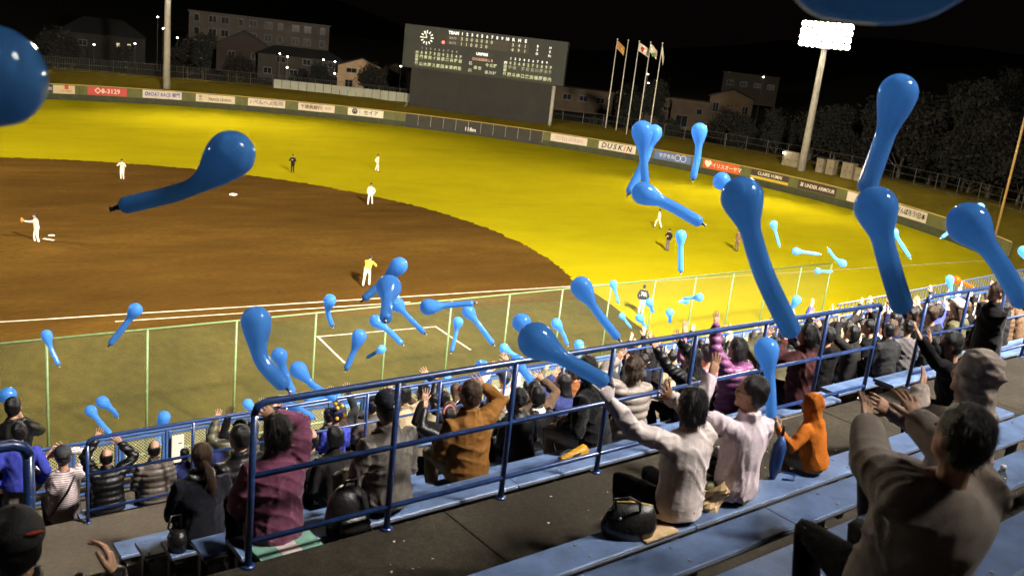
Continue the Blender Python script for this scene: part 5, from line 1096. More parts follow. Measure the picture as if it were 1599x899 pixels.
 ('brown haired spectator in maroon coat raising the left arm below the railing', 14.34, 2.97, 8.22, 0, 1.0, -19.0, 0.08, None, [14.07, 3.15, 9.27], 2, 'coat', 'maroon', 'short', 'brown', None, None),
 ('spectator in black jacket and cap raising the left arm below the railing', 15.39, 2.97, 8.22, 0, 0.93, 1.0, 0.13, None, [15.14, 3.2, 9.13], 2, 'jacket', 'black', 'short', 'blk', 'cap', 'navyblk'),
 ('brown haired spectator in charcoal hooded top watching below the railing', 10.39, 0.99, 9.3, 0, 0.98, 17.0, 0.1, None, None, 2, 'hoodie', 'char', 'short', 'brown', None, None),
 ('brown haired spectator in olive hooded top and cap watching below the railing', 11.1, 0.99, 9.3, 0, 1.03, 14.0, 0.05, None, None, 2, 'hoodie', 'olive', 'long', 'brown', 'cap', 'white'),
 ('brown haired spectator in olive padded jacket and cap raising the left arm near the fence', 2.0, 4.87, 7.54, 0, 0.9, 10.0, 0.09, None, [1.72, 5.09, 8.38], 2, 'puffer', 'olive', 'short', 'brown', 'cap', 'black'),
 ('spectator in beige shirt watching near the fence', 4.3, 4.87, 7.54, 0, 1.03, 17.0, 0.12, None, None, 2, 'shirt', 'beige', 'bob', 'blk', None, None),
 ('spectator in white hooded top and cap raising both arms near the fence', 6.03, 4.87, 7.54, 0, 1.0, -9.0, 0.11, [6.21, 5.15, 8.54], [5.8, 5.03, 8.49], 2, 'hoodie', 'white', 'short', 'blk', 'cap', 'dgrey'),
 ('spectator in dark grey padded jacket raising the left arm near the fence', 10.45, 4.87, 7.54, 0, 0.96, -7.0, 0.11, None, [10.27, 5.07, 8.59], 2, 'puffer', 'dgrey', 'short', 'blk', None, None),
 ('spectator in black coat raising the left arm near the fence', 12.83, 4.87, 7.54, 0, 1.03, 1.0, 0.16, None, [12.65, 5.1, 8.61], 2, 'coat', 'black', 'long', 'blk', None, None),
 ('spectator in black jacket watching near the fence', 13.37, 4.87, 7.54, 0, 0.89, 14.0, 0.06, None, None, 2, 'jacket', 'black', 'bob', 'blk', None, None),
 ('spectator in navy jacket raising both arms near the fence', 15.89, 4.87, 7.54, 0, 1.03, -1.0, 0.13, [16.08, 5.06, 8.63], [15.73, 5.11, 8.6], 2, 'jacket', 'navyblk', 'long', 'blk', None, None),
 ('spectator in charcoal coat raising the right arm near the fence', 16.57, 4.87, 7.54, 0, 0.93, 16.0, 0.05, [16.83, 5.08, 8.56], None, 2, 'coat', 'char', 'short', 'blk', None, None),
 ('spectator in black hooded top watching near the fence', 17.28, 4.87, 7.54, 0, 0.93, -2.0, 0.11, None, None, 2, 'hoodie', 'black', 'short', 'blk', None, None),
 ('spectator in black padded jacket raising the right arm near the fence', 18.53, 4.87, 7.54, 0, 0.96, 18.0, 0.15, [18.72, 5.1, 8.44], None, 2, 'puffer', 'black', 'bob', 'blk', None, None),
 ('spectator in black coat raising both arms near the fence', 2.45, 5.52, 7.19, 0, 0.9, -19.0, 0.1, [2.68, 5.7, 8.16], [2.18, 5.77, 8.08], 2, 'coat', 'black', 'long', 'blk', None, None),
 ('spectator in dark blue padded jacket and cap raising the left arm near the fence', 3.04, 5.52, 7.19, 0, 0.89, 12.0, 0.11, None, [2.85, 5.81, 7.99], 2, 'puffer', 'dblue', 'long', 'blk', 'cap', 'navyblk'),
 ('brown haired spectator in charcoal coat and cap raising the right arm near the fence', 3.69, 5.52, 7.19, 0, 0.92, -5.0, 0.07, [3.94, 5.8, 8.14], None, 2, 'coat', 'char', 'long', 'brown', 'cap', 'navyblk'),
 ('spectator in black hooded top raising both arms near the fence', 9.81, 5.52, 7.19, 0, 1.04, 10.0, 0.1, [10.04, 5.78, 8.25], [9.55, 5.78, 8.15], 2, 'hoodie', 'black', 'bob', 'blk', None, None),
 ('spectator in navy coat watching near the fence', 11.01, 5.52, 7.19, 0, 0.9, 3.0, 0.11, None, None, 2, 'coat', 'navyblk', 'short', 'blk', None, None),
 ('spectator in white padded jacket raising the left arm near the fence', 12.39, 5.52, 7.19, 0, 0.93, 16.0, 0.16, None, [12.23, 5.75, 8.17], 2, 'puffer', 'white', 'bob', 'blk', None, None),
 ('brown haired spectator in maroon hooded top watching near the fence', 12.91, 5.52, 7.19, 0, 0.98, -3.0, 0.17, None, None, 2, 'hoodie', 'maroon', 'short', 'brown', None, None),
 ('spectator in navy jacket raising the right arm near the fence', 14.23, 5.52, 7.19, 0, 0.99, 1.0, 0.13, [14.44, 5.8, 8.25], None, 2, 'jacket', 'navyblk', 'short', 'blk', None, None),
 ('spectator in black shirt and cap raising the right arm near the fence', 14.85, 5.52, 7.19, 0, 0.99, -4.0, 0.06, [15.05, 5.69, 8.11], None, 2, 'shirt', 'black', 'bob', 'blk', 'cap', 'dgrey'),
 ('brown haired spectator in olive hooded top raising the right arm near the fence', 15.5, 5.52, 7.19, 0, 1.04, 17.0, 0.13, [15.7, 5.7, 8.29], None, 2, 'hoodie', 'olive', 'short', 'brown', None, None),
 ('brown haired spectator in black hooded top raising the right arm near the fence', 17.38, 5.52, 7.19, 0, 0.91, 20.0, 0.11, [17.67, 5.8, 8.09], None, 2, 'hoodie', 'black', 'long', 'brown', None, None),
 ('spectator in beige jacket and cap raising the left arm near the fence', 17.94, 5.52, 7.19, 0, 1.04, 18.0, 0.16, None, [17.81, 5.69, 8.15], 2, 'jacket', 'beige', 'bob', 'blk', 'cap', 'white'),
 ('spectator in white padded jacket raising the left arm near the fence', 18.61, 5.52, 7.19, 0, 0.89, -20.0, 0.14, None, [18.46, 5.68, 8.17], 2, 'puffer', 'white', 'bob', 'blk', None, None),
 ('brown haired spectator in navy shirt and cap raising the left arm near the fence', 19.14, 5.52, 7.19, 0, 0.91, 14.0, 0.18, None, [19.01, 5.69, 8.08], 2, 'shirt', 'navyblk', 'short', 'brown', 'cap', 'black'),
 ('brown haired spectator in dark blue shirt raising the left arm near the fence', 3.28, 6.17, 6.84, 0, 0.94, 13.0, 0.15, None, [3.02, 6.33, 7.81], 2, 'shirt', 'dblue', 'bob', 'brown', None, None),
 ('spectator in black jacket raising the right arm near the fence', 3.88, 6.17, 6.84, 0, 0.94, -1.0, 0.08, [4.05, 6.46, 7.83], None, 2, 'jacket', 'black', 'short', 'blk', None, None),
 ('brown haired spectator in white hooded top watching near the fence', 6.15, 6.17, 6.84, 0, 0.97, 16.0, 0.18, None, None, 2, 'hoodie', 'white', 'long', 'brown', None, None),
 ('spectator in black jacket raising both arms near the fence', 8.88, 6.17, 6.84, 0, 1.03, -15.0, 0.12, [9.07, 6.37, 7.89], [8.73, 6.34, 7.76], 2, 'jacket', 'black', 'bob', 'blk', None, None),
 ('spectator in black coat raising the right arm near the fence', 10.83, 6.17, 6.84, 0, 0.93, 9.0, 0.18, [10.96, 6.34, 7.86], None, 2, 'coat', 'black', 'bob', 'blk', None, None),
 ('brown haired spectator in black jacket raising the left arm near the fence', 11.53, 6.17, 6.84, 0, 0.92, 19.0, 0.12, None, [11.32, 6.33, 7.7], 2, 'jacket', 'black', 'bob', 'brown', None, None),
 ('spectator in black shirt raising both arms near the fence', 12.74, 6.17, 6.84, 0, 0.96, -18.0, 0.11, [12.88, 6.43, 7.75], [12.49, 6.46, 7.69], 2, 'shirt', 'black', 'long', 'blk', None, None),
 ('brown haired spectator in black jacket watching near the fence', 13.3, 6.17, 6.84, 0, 0.88, -7.0, 0.05, None, None, 2, 'jacket', 'black', 'long', 'brown', None, None),
 ('spectator in dark blue jacket and cap raising the right arm near the fence', 13.92, 6.17, 6.84, 0, 0.9, -10.0, 0.1, [14.14, 6.39, 7.73], None, 2, 'jacket', 'dblue', 'long', 'blk', 'cap', 'white'),
 ('spectator in black shirt raising the left arm near the fence', 14.96, 6.17, 6.84, 0, 1.04, 13.0, 0.15, None, [14.73, 6.44, 7.79], 2, 'shirt', 'black', 'long', 'blk', None, None),
 ('spectator in olive hooded top raising the right arm near the fence', 15.47, 6.17, 6.84, 0, 1.01, 19.0, 0.1, [15.62, 6.42, 7.8], None, 2, 'hoodie', 'olive', 'long', 'blk', None, None),
 ('spectator in black padded jacket and cap raising the right arm near the fence', 16.14, 6.17, 6.84, 0, 1.04, 18.0, 0.1, [16.33, 6.36, 7.82], None, 2, 'puffer', 'black', 'bob', 'blk', 'cap', 'white'),
 ('brown haired spectator in olive shirt and cap raising the right arm near the fence', 16.65, 6.17, 6.84, 0, 0.9, -19.0, 0.16, [16.91, 6.4, 7.83], None, 2, 'shirt', 'olive', 'short', 'brown', 'cap', 'navyblk'),
 ('spectator in navy hooded top raising the left arm near the fence', 17.26, 6.17, 6.84, 0, 1.03, 7.0, 0.13, None, [17.13, 6.46, 7.76], 2, 'hoodie', 'navy', 'short', 'blk', None, None),
 ('spectator in black coat raising the right arm near the fence', 17.83, 6.17, 6.84, 0, 0.99, 19.0, 0.06, [18.08, 6.41, 7.89], None, 2, 'coat', 'black', 'short', 'blk', None, None),
 ('spectator in beige hooded top and cap raising the left arm near the fence', 18.89, 6.17, 6.84, 0, 0.9, -18.0, 0.06, None, [18.62, 6.39, 7.78], 2, 'hoodie', 'beige', 'short', 'blk', 'cap', 'dgrey'),
 ('spectator in beige coat raising the right arm near the fence', 19.45, 6.17, 6.84, 0, 0.9, -15.0, 0.04, [19.7, 6.38, 7.77], None, 2, 'coat', 'beige', 'short', 'blk', None, None),
 ('brown haired spectator in black jacket and cap watching below the railing', 5.53, 2.31, 8.58, 0, 0.92, 8.0, 0.04, None, None, 2, 'jacket', 'black', 'long', 'brown', 'cap', 'dgrey')]
EXTRA = {0: {}, 1: {'scarf': 1}, 3: {'chest': 1}, 6: {'capmark': 1}, 13: {'word': 'RUN'}, 22: {'glove': -1}, 23: {'turn': .65}, 25: {'turn': .15}, 26: {'turn': .4}, 28: {'turn': .5}, 27: {'turn': .3}, 36: {'strap': 1}, 42: {'emblem': 1}}
dup = {}
for r_ in PTAB: dup[r_[0]] = dup.get(r_[0], 0)+1
for i, (lab, s_, t_, z_, st, sc, yw, ln, rh, lh, lod, g_, top, hair, hc, hat, hatc) in enumerate(PTAB):
    ya = R(yw); c, s__ = math.cos(ya), math.sin(ya)
    hoff = 0 if st else .0
    def loc_(h):
        if h is None: return None
        d = np.array([h[0]-s_, h[1]-t_, h[2]-z_]); return np.array([c*d[0]+s__*d[1], -s__*d[0]+c*d[1], d[2]])
    trs = 'khaki' if (i % 7 == 3) else ('grey' if i % 5 == 1 else 'dark')
    # the head sits ahead of the pelvis when leaning and turned, so shift the pelvis back along the row
    off = -math.sin(ya)*(.55*math.sin(ln)+.03)*sc
    person(lab, W(s_-off, t_, z_), TH+ya, sc, ln, loc_(rh), loc_(lh), lod, g_, top, hair, hc, hat, hatc, bool(st), trs, extras=EXTRA.get(i), headturn=EXTRA.get(i, {}).get('turn', float(rng.uniform(-.35, .35))), group='spectators in look-alike clothes' if dup[lab] > 1 else 'spectators in the stand')

# players and umpires
def fieldman(lab, x, y, face, h, top, tr, g_='jersey', hat='yellowcap', lean=.05, Rh=None, Lh=None, stride=0.0, ex=None):
    sc = max(.88, h/1.78); dx, dy = face[0]-x, face[1]-y
    person(lab, np.array([x, y, .012]), math.atan2(dy, dx)-math.pi/2, sc, lean, Rh, Lh, 2, g_, top, 'short', 'blk', 'cap', hat, True, tr, stride, 'players and officials on the field', extras=ex)
fieldman('pitcher in pale uniform stretching his glove arm towards home plate', 12.4, 12.7, (-20, 12), 1.80, 'uniform', 'white', lean=.10, Lh=(-.10, .70, 1.36), Rh=(.22, .0, .80), stride=.25, ex={'glove_ball': -1})
fieldman('infielder in white uniform standing on the soil near the far left grass edge', 20.5, 32.7, (0, 0), 1.62, 'uniform', 'white', lean=.15, Rh=(.12, .28, 1.15), Lh=(-.12, .28, 1.15))
fieldman('umpire in black jacket on the grass beyond second base', 35.5, 37.4, (10, 10), 1.66, 'umpire', 'dark', 'jacket', Rh=(.08, .22, 1.1), Lh=(-.08, .22, 1.1), hat='black')
fieldman('fielder in white uniform walking on the outfield grass beside the umpire', 44.4, 39.0, (60, 20), 1.70, 'uniform', 'white', stride=.6)
fieldman('second baseman in white uniform walking at the soil edge', 36.5, 23.3, (20, 5), 1.74, 'uniform', 'white', stride=.6)
fieldman('first baseman in yellow jersey bending forward by the foul line', 26.6, 2.2, (45, 22), 1.80, 'yellowjersey', 'white', lean=.75, Rh=(.25, .75, .95), Lh=(-.15, .80, 1.0), stride=.5, ex={'glove_ball': -1})
fieldman('fielder in pale uniform striding across the right outfield', 57.8, 14.0, (40, 30), 1.58, 'uniform', 'white', stride=.9)
fieldman('umpire in black jacket and grey trousers in shallow right field', 52.4, 7.0, (20, 5), 1.62, 'umpire', 'grey', 'jacket', Rh=(.10, .2, 1.0), Lh=(-.10, .2, 1.0), hat='black')
fieldman('man in brown half hidden by a big balloon in right field', 58.6, 6.1, (30, 5), 1.65, 'tan', 'brown', 'jacket', hat='brown')
fieldman('coach in dark numbered jersey and white trousers by the green fence', 39.0, -5.5, (60, 18), 1.64, 'navy', 'white', ex={'number': '78'}, hat='navyblk')
run_jobs(); finish_people()
# ------------------------------------------------------------------ balloons
def latex(key, c, c2):
    m = mat(key, c, .11, coat=.35, spec=.5, noise=.10, nscale=6); t = m.node_tree; b = t.nodes['Principled BSDF']; o = t.nodes['Material Output']
    tr = t.nodes.new('ShaderNodeBsdfTranslucent'); tr.inputs[0].default_value = (*c2, 1); mx = t.nodes.new('ShaderNodeMixShader'); mx.inputs[0].default_value = .62
    t.links.new(b.outputs[0], mx.inputs[1]); t.links.new(tr.outputs[0], mx.inputs[2]); t.links.new(mx.outputs[0], o.inputs['Surface']); return m
blue_latex = latex('blue_latex', (.110, .375, .97), (.30, .62, 1.0)); orange_latex = latex('orange_latex', (.75, .12, .01), (.9, .25, .02))
nozzle_m = mat('balloon_nozzle', (.55, .50, .48), .4); neck_dark = mat('balloon_neck', (.010, .030, .14), .35)
BTAB = [
 ([[6.532, -38.098, 12.868], [6.429, -38.057, 12.773], [6.343, -38.016, 12.714]], 0.043, 'huge dark blue balloon head close above the thick rail', 'rocket balloons released by the crowd', False),
 ([[7.65, -39.172, 13.236], [7.749, -39.251, 13.206], [7.863, -39.306, 13.283]], 0.045, 'huge dim blue balloon close overhead partly hiding the floodlight', 'rocket balloons released by the crowd', False),
 ([[7.548, -36.314, 12.464], [7.406, -36.263, 12.316], [7.146, -36.118, 12.201]], 0.041, 'large dark blue balloon with nozzle drifting above the infield soil', 'rocket balloons released by the crowd', False),
 ([[10.729, -37.213, 13.018], [10.721, -37.201, 12.84], [10.646, -37.199, 12.488]], 0.057, 'large dark blue balloon with folded hanging tail against the night trees', 'rocket balloons released by the crowd', False),
 ([[10.22, -37.574, 12.491], [10.273, -37.65, 12.274], [10.351, -37.756, 12.014]], 0.058, 'large blue balloon with long straight tail below the folded one', 'rocket balloons released by the crowd', False),
 ([[9.695, -37.217, 12.464], [9.756, -37.36, 12.155], [9.866, -37.531, 11.86]], 0.06, 'large dark blue balloon with a bent tail over the right outfield', 'rocket balloons released by the crowd', False),
 ([[10.581, -37.834, 12.467], [10.691, -37.961, 12.308], [10.781, -38.085, 12.118]], 0.055, 'large blue balloon tilting towards the far stand by the foul pole', 'rocket balloons released by the crowd', False),
 ([[26.446, -29.135, 10.708], [26.409, -29.086, 10.392]], 0.043, 'tiny blue balloon, tail slanting down left, over the outfield grass', 'look-alikes: tiny blue balloon, tail slanting down left, over the outfield grass', False),
 ([[26.07, -29.004, 10.304], [25.699, -28.853, 9.968]], 0.043, 'tiny blue balloon, tail slanting down left, over the outfield grass', 'look-alikes: tiny blue balloon, tail slanting down left, over the outfield grass', False),
 ([[12.092, -33.759, 12.405], [12.089, -33.836, 12.158], [12.092, -33.91, 11.933]], 0.044, 'mid-sized blue balloon, tail hanging straight down, against the outfield wall', 'rocket balloons released by the crowd', False),
 ([[13.967, -31.862, 12.209], [13.847, -31.894, 11.848], [13.675, -31.894, 11.473]], 0.06, 'small blue balloon, tail slanting down left, against the outfield wall', 'rocket balloons released by the crowd', False),
 ([[11.757, -34.268, 11.929], [11.936, -34.416, 11.858], [12.164, -34.614, 11.735]], 0.056, 'mid-sized blue balloon, tail slanting down right, over the outfield grass', 'look-alikes: mid-sized blue balloon, tail slanting down right, over the outfield grass', False),
 ([[14.745, -31.831, 12.262], [14.718, -31.899, 11.991], [14.648, -31.952, 11.676]], 0.048, 'small blue balloon, tail hanging straight down, against the outfield wall', 'rocket balloons released by the crowd', False),
 ([[14.028, -33.015, 11.838], [14.309, -33.009, 11.679]], 0.043, 'mid-sized blue balloon, tail slanting down right, over the outfield grass', 'look-alikes: mid-sized blue balloon, tail slanting down right, over the outfield grass', False),
 ([[17.643, -28.903, 10.182], [17.628, -28.985, 9.894], [17.611, -29.076, 9.574]], 0.056, 'small blue balloon, tail hanging straight down, over the outfield grass', 'rocket balloons released by the crowd', False),
 ([[25.305, -24.495, 9.307], [25.401, -24.731, 8.78]], 0.043, 'tiny blue balloon, tail hanging straight down, over the outfield grass', 'look-alikes: tiny blue balloon, tail hanging straight down, over the outfield grass', False),
 ([[25.755, -25.003, 8.7], [26.264, -25.361, 8.688]], 0.047, 'tiny blue balloon, tail trailing sideways, over the outfield grass', 'look-alikes: tiny blue balloon, tail trailing sideways, over the outfield grass', False),
 ([[26.751, -25.751, 8.531], [26.578, -25.592, 8.651], [26.451, -25.438, 8.856]], 0.043, 'tiny blue balloon, tail pointing upwards, over the outfield grass', 'rocket balloons released by the crowd', False),
 ([[30.166, -22.506, 7.311], [30.784, -22.568, 7.281]], 0.048, 'tiny blue balloon, tail trailing sideways, over the outfield grass', 'look-alikes: tiny blue balloon, tail trailing sideways, over the outfield grass', False),
 ([[24.825, -28.247, 9.961], [25.094, -28.593, 9.465]], 0.043, 'tiny blue balloon, tail slanting down right, over the outfield grass', 'look-alikes: tiny blue balloon, tail slanting down right, over the outfield grass', False),
 ([[27.301, -28.363, 8.793], [27.317, -28.511, 8.37]], 0.049, 'tiny blue balloon, tail hanging straight down, over the outfield grass', 'look-alikes: tiny blue balloon, tail hanging straight down, over the outfield grass', False),
 ([[29.197, -27.483, 8.444], [29.729, -27.655, 8.274]], 0.043, 'small orange balloon beside a blue one at the far stand', 'rocket balloons released by the crowd', True),
 ([[24.6, -31.211, 10.278], [24.728, -31.402, 9.961]], 0.044, 'small blue balloon, tail slanting down right, over the outfield grass', 'rocket balloons released by the crowd', False),
 ([[22.943, -27.477, 8.279], [22.876, -27.446, 8.035], [22.929, -27.493, 7.805]], 0.051, 'tiny blue balloon, tail hanging straight down, over the outfield grass', 'look-alikes: tiny blue balloon, tail hanging straight down, over the outfield grass', False),
 ([[12.098, -35.601, 10.922], [12.11, -35.693, 10.66], [12.103, -35.779, 10.38]], 0.046, 'blue balloon with upright tail beside the pink shirt', 'rocket balloons released by the crowd', False),
 ([[9.194, -36.416, 11.526], [9.337, -36.544, 11.437], [9.504, -36.688, 11.35]], 0.048, 'large blue balloon lying along the walkway railing above the white glove', 'rocket balloons released by the crowd', False),
 ([[11.712, -32.764, 10.272], [11.957, -32.75, 10.063]], 0.047, 'mid-sized blue balloon, tail slanting down right, over the foul ground', 'look-alikes: mid-sized blue balloon, tail slanting down right, over the foul ground', False),
 ([[11.555, -33.846, 10.97], [11.675, -33.999, 10.756], [11.815, -34.16, 10.556]], 0.047, 'mid-sized blue balloon, tail slanting down right, over the foul ground', 'look-alikes: mid-sized blue balloon, tail slanting down right, over the foul ground', False),
 ([[21.76, -22.653, 7.356], [21.846, -22.862, 6.891]], 0.043, 'tiny blue balloon, tail hanging straight down, over the outfield grass', 'look-alikes: tiny blue balloon, tail hanging straight down, over the outfield grass', False),
 ([[16.326, -27.439, 8.212], [16.483, -27.49, 8.005], [16.592, -27.506, 7.8]], 0.04, 'small blue balloon, tail slanting down right, over the foul ground', 'look-alikes: small blue balloon, tail slanting down right, over the foul ground', False),
 ([[17.291, -26.994, 7.562], [17.288, -27.134, 7.121]], 0.044, 'small blue balloon, tail hanging straight down, over the foul ground', 'look-alikes: small blue balloon, tail hanging straight down, over the foul ground', False),
 ([[25.004, -19.562, 5.287], [25.351, -19.67, 4.916]], 0.044, 'tiny blue balloon, tail slanting down right, low above the crowd', 'look-alikes: tiny blue balloon, tail slanting down right, low above the crowd', False),
 ([[20.011, -25.683, 7.506], [20.319, -25.613, 7.218]], 0.043, 'tiny blue balloon, tail slanting down right, low above the crowd', 'look-alikes: tiny blue balloon, tail slanting down right, low above the crowd', False),
 ([[21.271, -24.592, 7.461], [21.573, -24.459, 7.157]], 0.046, 'tiny blue balloon, tail slanting down right, over the outfield grass', 'look-alikes: tiny blue balloon, tail slanting down right, over the outfield grass', False),
 ([[23.305, -23.796, 7.149], [22.813, -24.059, 7.223]], 0.042, 'tiny blue balloon, tail trailing sideways, over the outfield grass', 'look-alikes: tiny blue balloon, tail trailing sideways, over the outfield grass', False),
 ([[22.275, -25.211, 7.712], [22.108, -24.881, 7.592]], 0.043, 'tiny blue balloon, tail trailing sideways, over the outfield grass', 'look-alikes: tiny blue balloon, tail trailing sideways, over the outfield grass', False),
 ([[21.668, -24.927, 7.279], [21.934, -24.71, 6.964]], 0.054, 'tiny blue balloon, tail hanging straight down, low above the crowd', 'rocket balloons released by the crowd', False),
 ([[11.156, -30.987, 10.44], [10.992, -30.937, 10.241], [10.791, -30.868, 10.017]], 0.052, 'small blue balloon, tail slanting down left, over the infield soil', 'rocket balloons released by the crowd', False),
 ([[9.525, -33.979, 11.114], [9.406, -34.207, 11.029], [9.296, -34.42, 11.007]], 0.05, 'round blue balloon pointing its nozzle straight out of the crowd', 'rocket balloons released by the crowd', False),
 ([[11.947, -29.523, 9.475], [12.075, -29.662, 9.318], [12.232, -29.826, 9.148]], 0.043, 'small blue balloon, tail slanting down right, over the foul ground', 'look-alikes: small blue balloon, tail slanting down right, over the foul ground', False),
 ([[12.488, -27.807, 8.662], [12.655, -27.965, 8.532], [12.811, -28.128, 8.362]], 0.05, 'small blue balloon, tail slanting down right, over the foul ground', 'look-alikes: small blue balloon, tail slanting down right, over the foul ground', False),
 ([[11.609, -30.96, 9.906], [11.841, -31.104, 9.959], [12.066, -31.244, 10.011]], 0.042, 'small blue balloon, tail trailing sideways, over the foul ground', 'rocket balloons released by the crowd', False),
 ([[13.352, -29.111, 9.152], [13.484, -29.264, 8.961], [13.629, -29.438, 8.735]], 0.048, 'small blue balloon, tail slanting down right, over the foul ground', 'look-alikes: small blue balloon, tail slanting down right, over the foul ground', False),
 ([[14.82, -26.448, 8.034], [14.767, -26.493, 7.78], [14.694, -26.532, 7.501]], 0.047, 'small blue balloon, tail hanging straight down, over the foul ground', 'look-alikes: small blue balloon, tail hanging straight down, over the foul ground', False),
 ([[11.905, -27.328, 8.89], [11.91, -27.271, 8.683], [11.996, -27.281, 8.447]], 0.05, 'small blue balloon, tail hanging straight down, over the foul ground', 'look-alikes: small blue balloon, tail hanging straight down, over the foul ground', False),
 ([[11.491, -29.356, 9.008], [11.415, -29.372, 8.791], [11.317, -29.38, 8.554]], 0.048, 'small blue balloon, tail slanting down left, over the foul ground', 'look-alikes: small blue balloon, tail slanting down left, over the foul ground', False),
 ([[15.186, -22.744, 6.195], [15.028, -22.359, 5.877]], 0.051, 'tiny blue balloon, tail slanting down left, over the foul ground', 'rocket balloons released by the crowd', False),
 ([[8.311, -34.486, 11.087], [8.327, -34.572, 10.854], [8.459, -34.718, 10.684]], 0.06, 'large blue balloon with thick bent tail above the maroon coat', 'rocket balloons released by the crowd', False),
 ([[10.238, -29.744, 8.99], [10.314, -29.823, 8.712], [10.395, -29.882, 8.509]], 0.056, 'small blue balloon, tail slanting down right, over the foul ground', 'look-alikes: small blue balloon, tail slanting down right, over the foul ground', False),
 ([[10.815, -28.556, 7.81], [10.983, -28.699, 7.729], [11.136, -28.836, 7.636]], 0.055, 'small blue balloon, tail slanting down right, low above the crowd', 'look-alikes: small blue balloon, tail slanting down right, low above the crowd', False),
 ([[10.128, -30.682, 9.158], [10.266, -30.83, 9.0], [10.474, -31.015, 8.872]], 0.052, 'small blue balloon, tail slanting down right, over the foul ground', 'look-alikes: small blue balloon, tail slanting down right, over the foul ground', False),
 ([[11.857, -23.795, 5.741], [12.014, -23.843, 5.537], [12.183, -23.901, 5.333]], 0.06, 'small blue balloon, tail slanting down right, low above the crowd', 'look-alikes: small blue balloon, tail slanting down right, low above the crowd', False),
 ([[12.148, -26.177, 6.757], [12.409, -26.279, 6.812], [12.643, -26.372, 6.832]], 0.06, 'small blue balloon, tail trailing sideways, low above the crowd', 'look-alikes: small blue balloon, tail trailing sideways, low above the crowd', False),
 ([[14.482, -22.661, 4.929], [14.819, -22.538, 4.867]], 0.057, 'tiny blue balloon, tail trailing sideways, low above the crowd', 'look-alikes: tiny blue balloon, tail trailing sideways, low above the crowd', False),
 ([[13.242, -26.872, 6.967], [13.499, -26.658, 6.619]], 0.056, 'small blue balloon, tail slanting down right, low above the crowd', 'look-alikes: small blue balloon, tail slanting down right, low above the crowd', False),
 ([[16.312, -23.028, 5.394], [16.417, -22.833, 5.052]], 0.059, 'tiny blue balloon, tail hanging straight down, over the foul ground', 'look-alikes: tiny blue balloon, tail hanging straight down, over the foul ground', False),
 ([[16.671, -23.24, 5.512], [16.851, -23.117, 5.11]], 0.059, 'tiny blue balloon, tail hanging straight down, over the foul ground', 'look-alikes: tiny blue balloon, tail hanging straight down, over the foul ground', False),
 ([[13.147, -29.924, 8.607], [12.823, -30.373, 8.86]], 0.045, 'small blue balloon, tail pointing upwards, over the foul ground', 'rocket balloons released by the crowd', False),
 ([[16.718, -25.284, 6.96], [16.884, -25.373, 6.848], [17.105, -25.502, 6.729]], 0.053, 'tiny blue balloon, tail slanting down right, over the foul ground', 'rocket balloons released by the crowd', False),
 ([[12.973, -31.019, 9.077], [13.113, -31.185, 8.865], [13.241, -31.335, 8.675]], 0.06, 'small blue balloon, tail slanting down right, over the foul ground', 'look-alikes: small blue balloon, tail slanting down right, over the foul ground', False),
 ([[16.107, -26.465, 6.641], [16.439, -26.442, 6.648]], 0.056, 'small blue balloon, tail trailing sideways, low above the crowd', 'look-alikes: small blue balloon, tail trailing sideways, low above the crowd', False),
 ([[18.066, -24.819, 5.98], [18.295, -24.59, 5.619]], 0.057, 'tiny blue balloon, tail hanging straight down, over the foul ground', 'look-alikes: tiny blue balloon, tail hanging straight down, over the foul ground', False),
 ([[9.096, -27.032, 8.83], [8.964, -27.012, 8.604], [8.769, -26.968, 8.318]], 0.05, 'small blue balloon, tail slanting down left, over the foul ground', 'look-alikes: small blue balloon, tail slanting down left, over the foul ground', False),
 ([[8.524, -22.406, 6.969], [8.58, -22.522, 6.73], [8.682, -22.679, 6.463]], 0.053, 'small blue balloon, tail slanting down right, over the foul ground', 'look-alikes: small blue balloon, tail slanting down right, over the foul ground', False),
 ([[7.441, -27.531, 7.941], [7.137, -27.364, 7.805]], 0.05, 'small blue balloon, tail trailing sideways, low above the crowd', 'look-alikes: small blue balloon, tail trailing sideways, low above the crowd', False),
 ([[8.976, -24.169, 6.132], [9.104, -24.317, 5.948], [9.242, -24.469, 5.776]], 0.056, 'small blue balloon, tail slanting down right, low above the crowd', 'look-alikes: small blue balloon, tail slanting down right, low above the crowd', False),
 ([[9.004, -25.075, 6.659], [9.16, -25.079, 6.492], [9.24, -25.025, 6.344]], 0.047, 'small blue balloon, tail slanting down right, low above the crowd', 'look-alikes: small blue balloon, tail slanting down right, low above the crowd', False),
 ([[9.659, -26.418, 6.854], [9.608, -26.403, 6.594], [9.575, -26.391, 6.364]], 0.06, 'small blue balloon, tail hanging straight down, low above the crowd', 'rocket balloons released by the crowd', False),
 ([[10.351, -21.663, 4.432], [10.62, -21.822, 4.518], [10.83, -21.963, 4.534]], 0.06, 'tiny blue balloon, tail trailing sideways, low above the crowd', 'look-alikes: tiny blue balloon, tail trailing sideways, low above the crowd', False),
 ([[9.048, -23.372, 5.098], [9.328, -23.203, 5.056]], 0.059, 'small blue balloon, tail trailing sideways, low above the crowd', 'look-alikes: small blue balloon, tail trailing sideways, low above the crowd', False),
 ([[31.088, -15.904, 1.773], [31.404, -15.873, 1.381]], 0.05, 'tiny blue balloon, tail slanting down right, low above the crowd', 'look-alikes: tiny blue balloon, tail slanting down right, low above the crowd', False)]
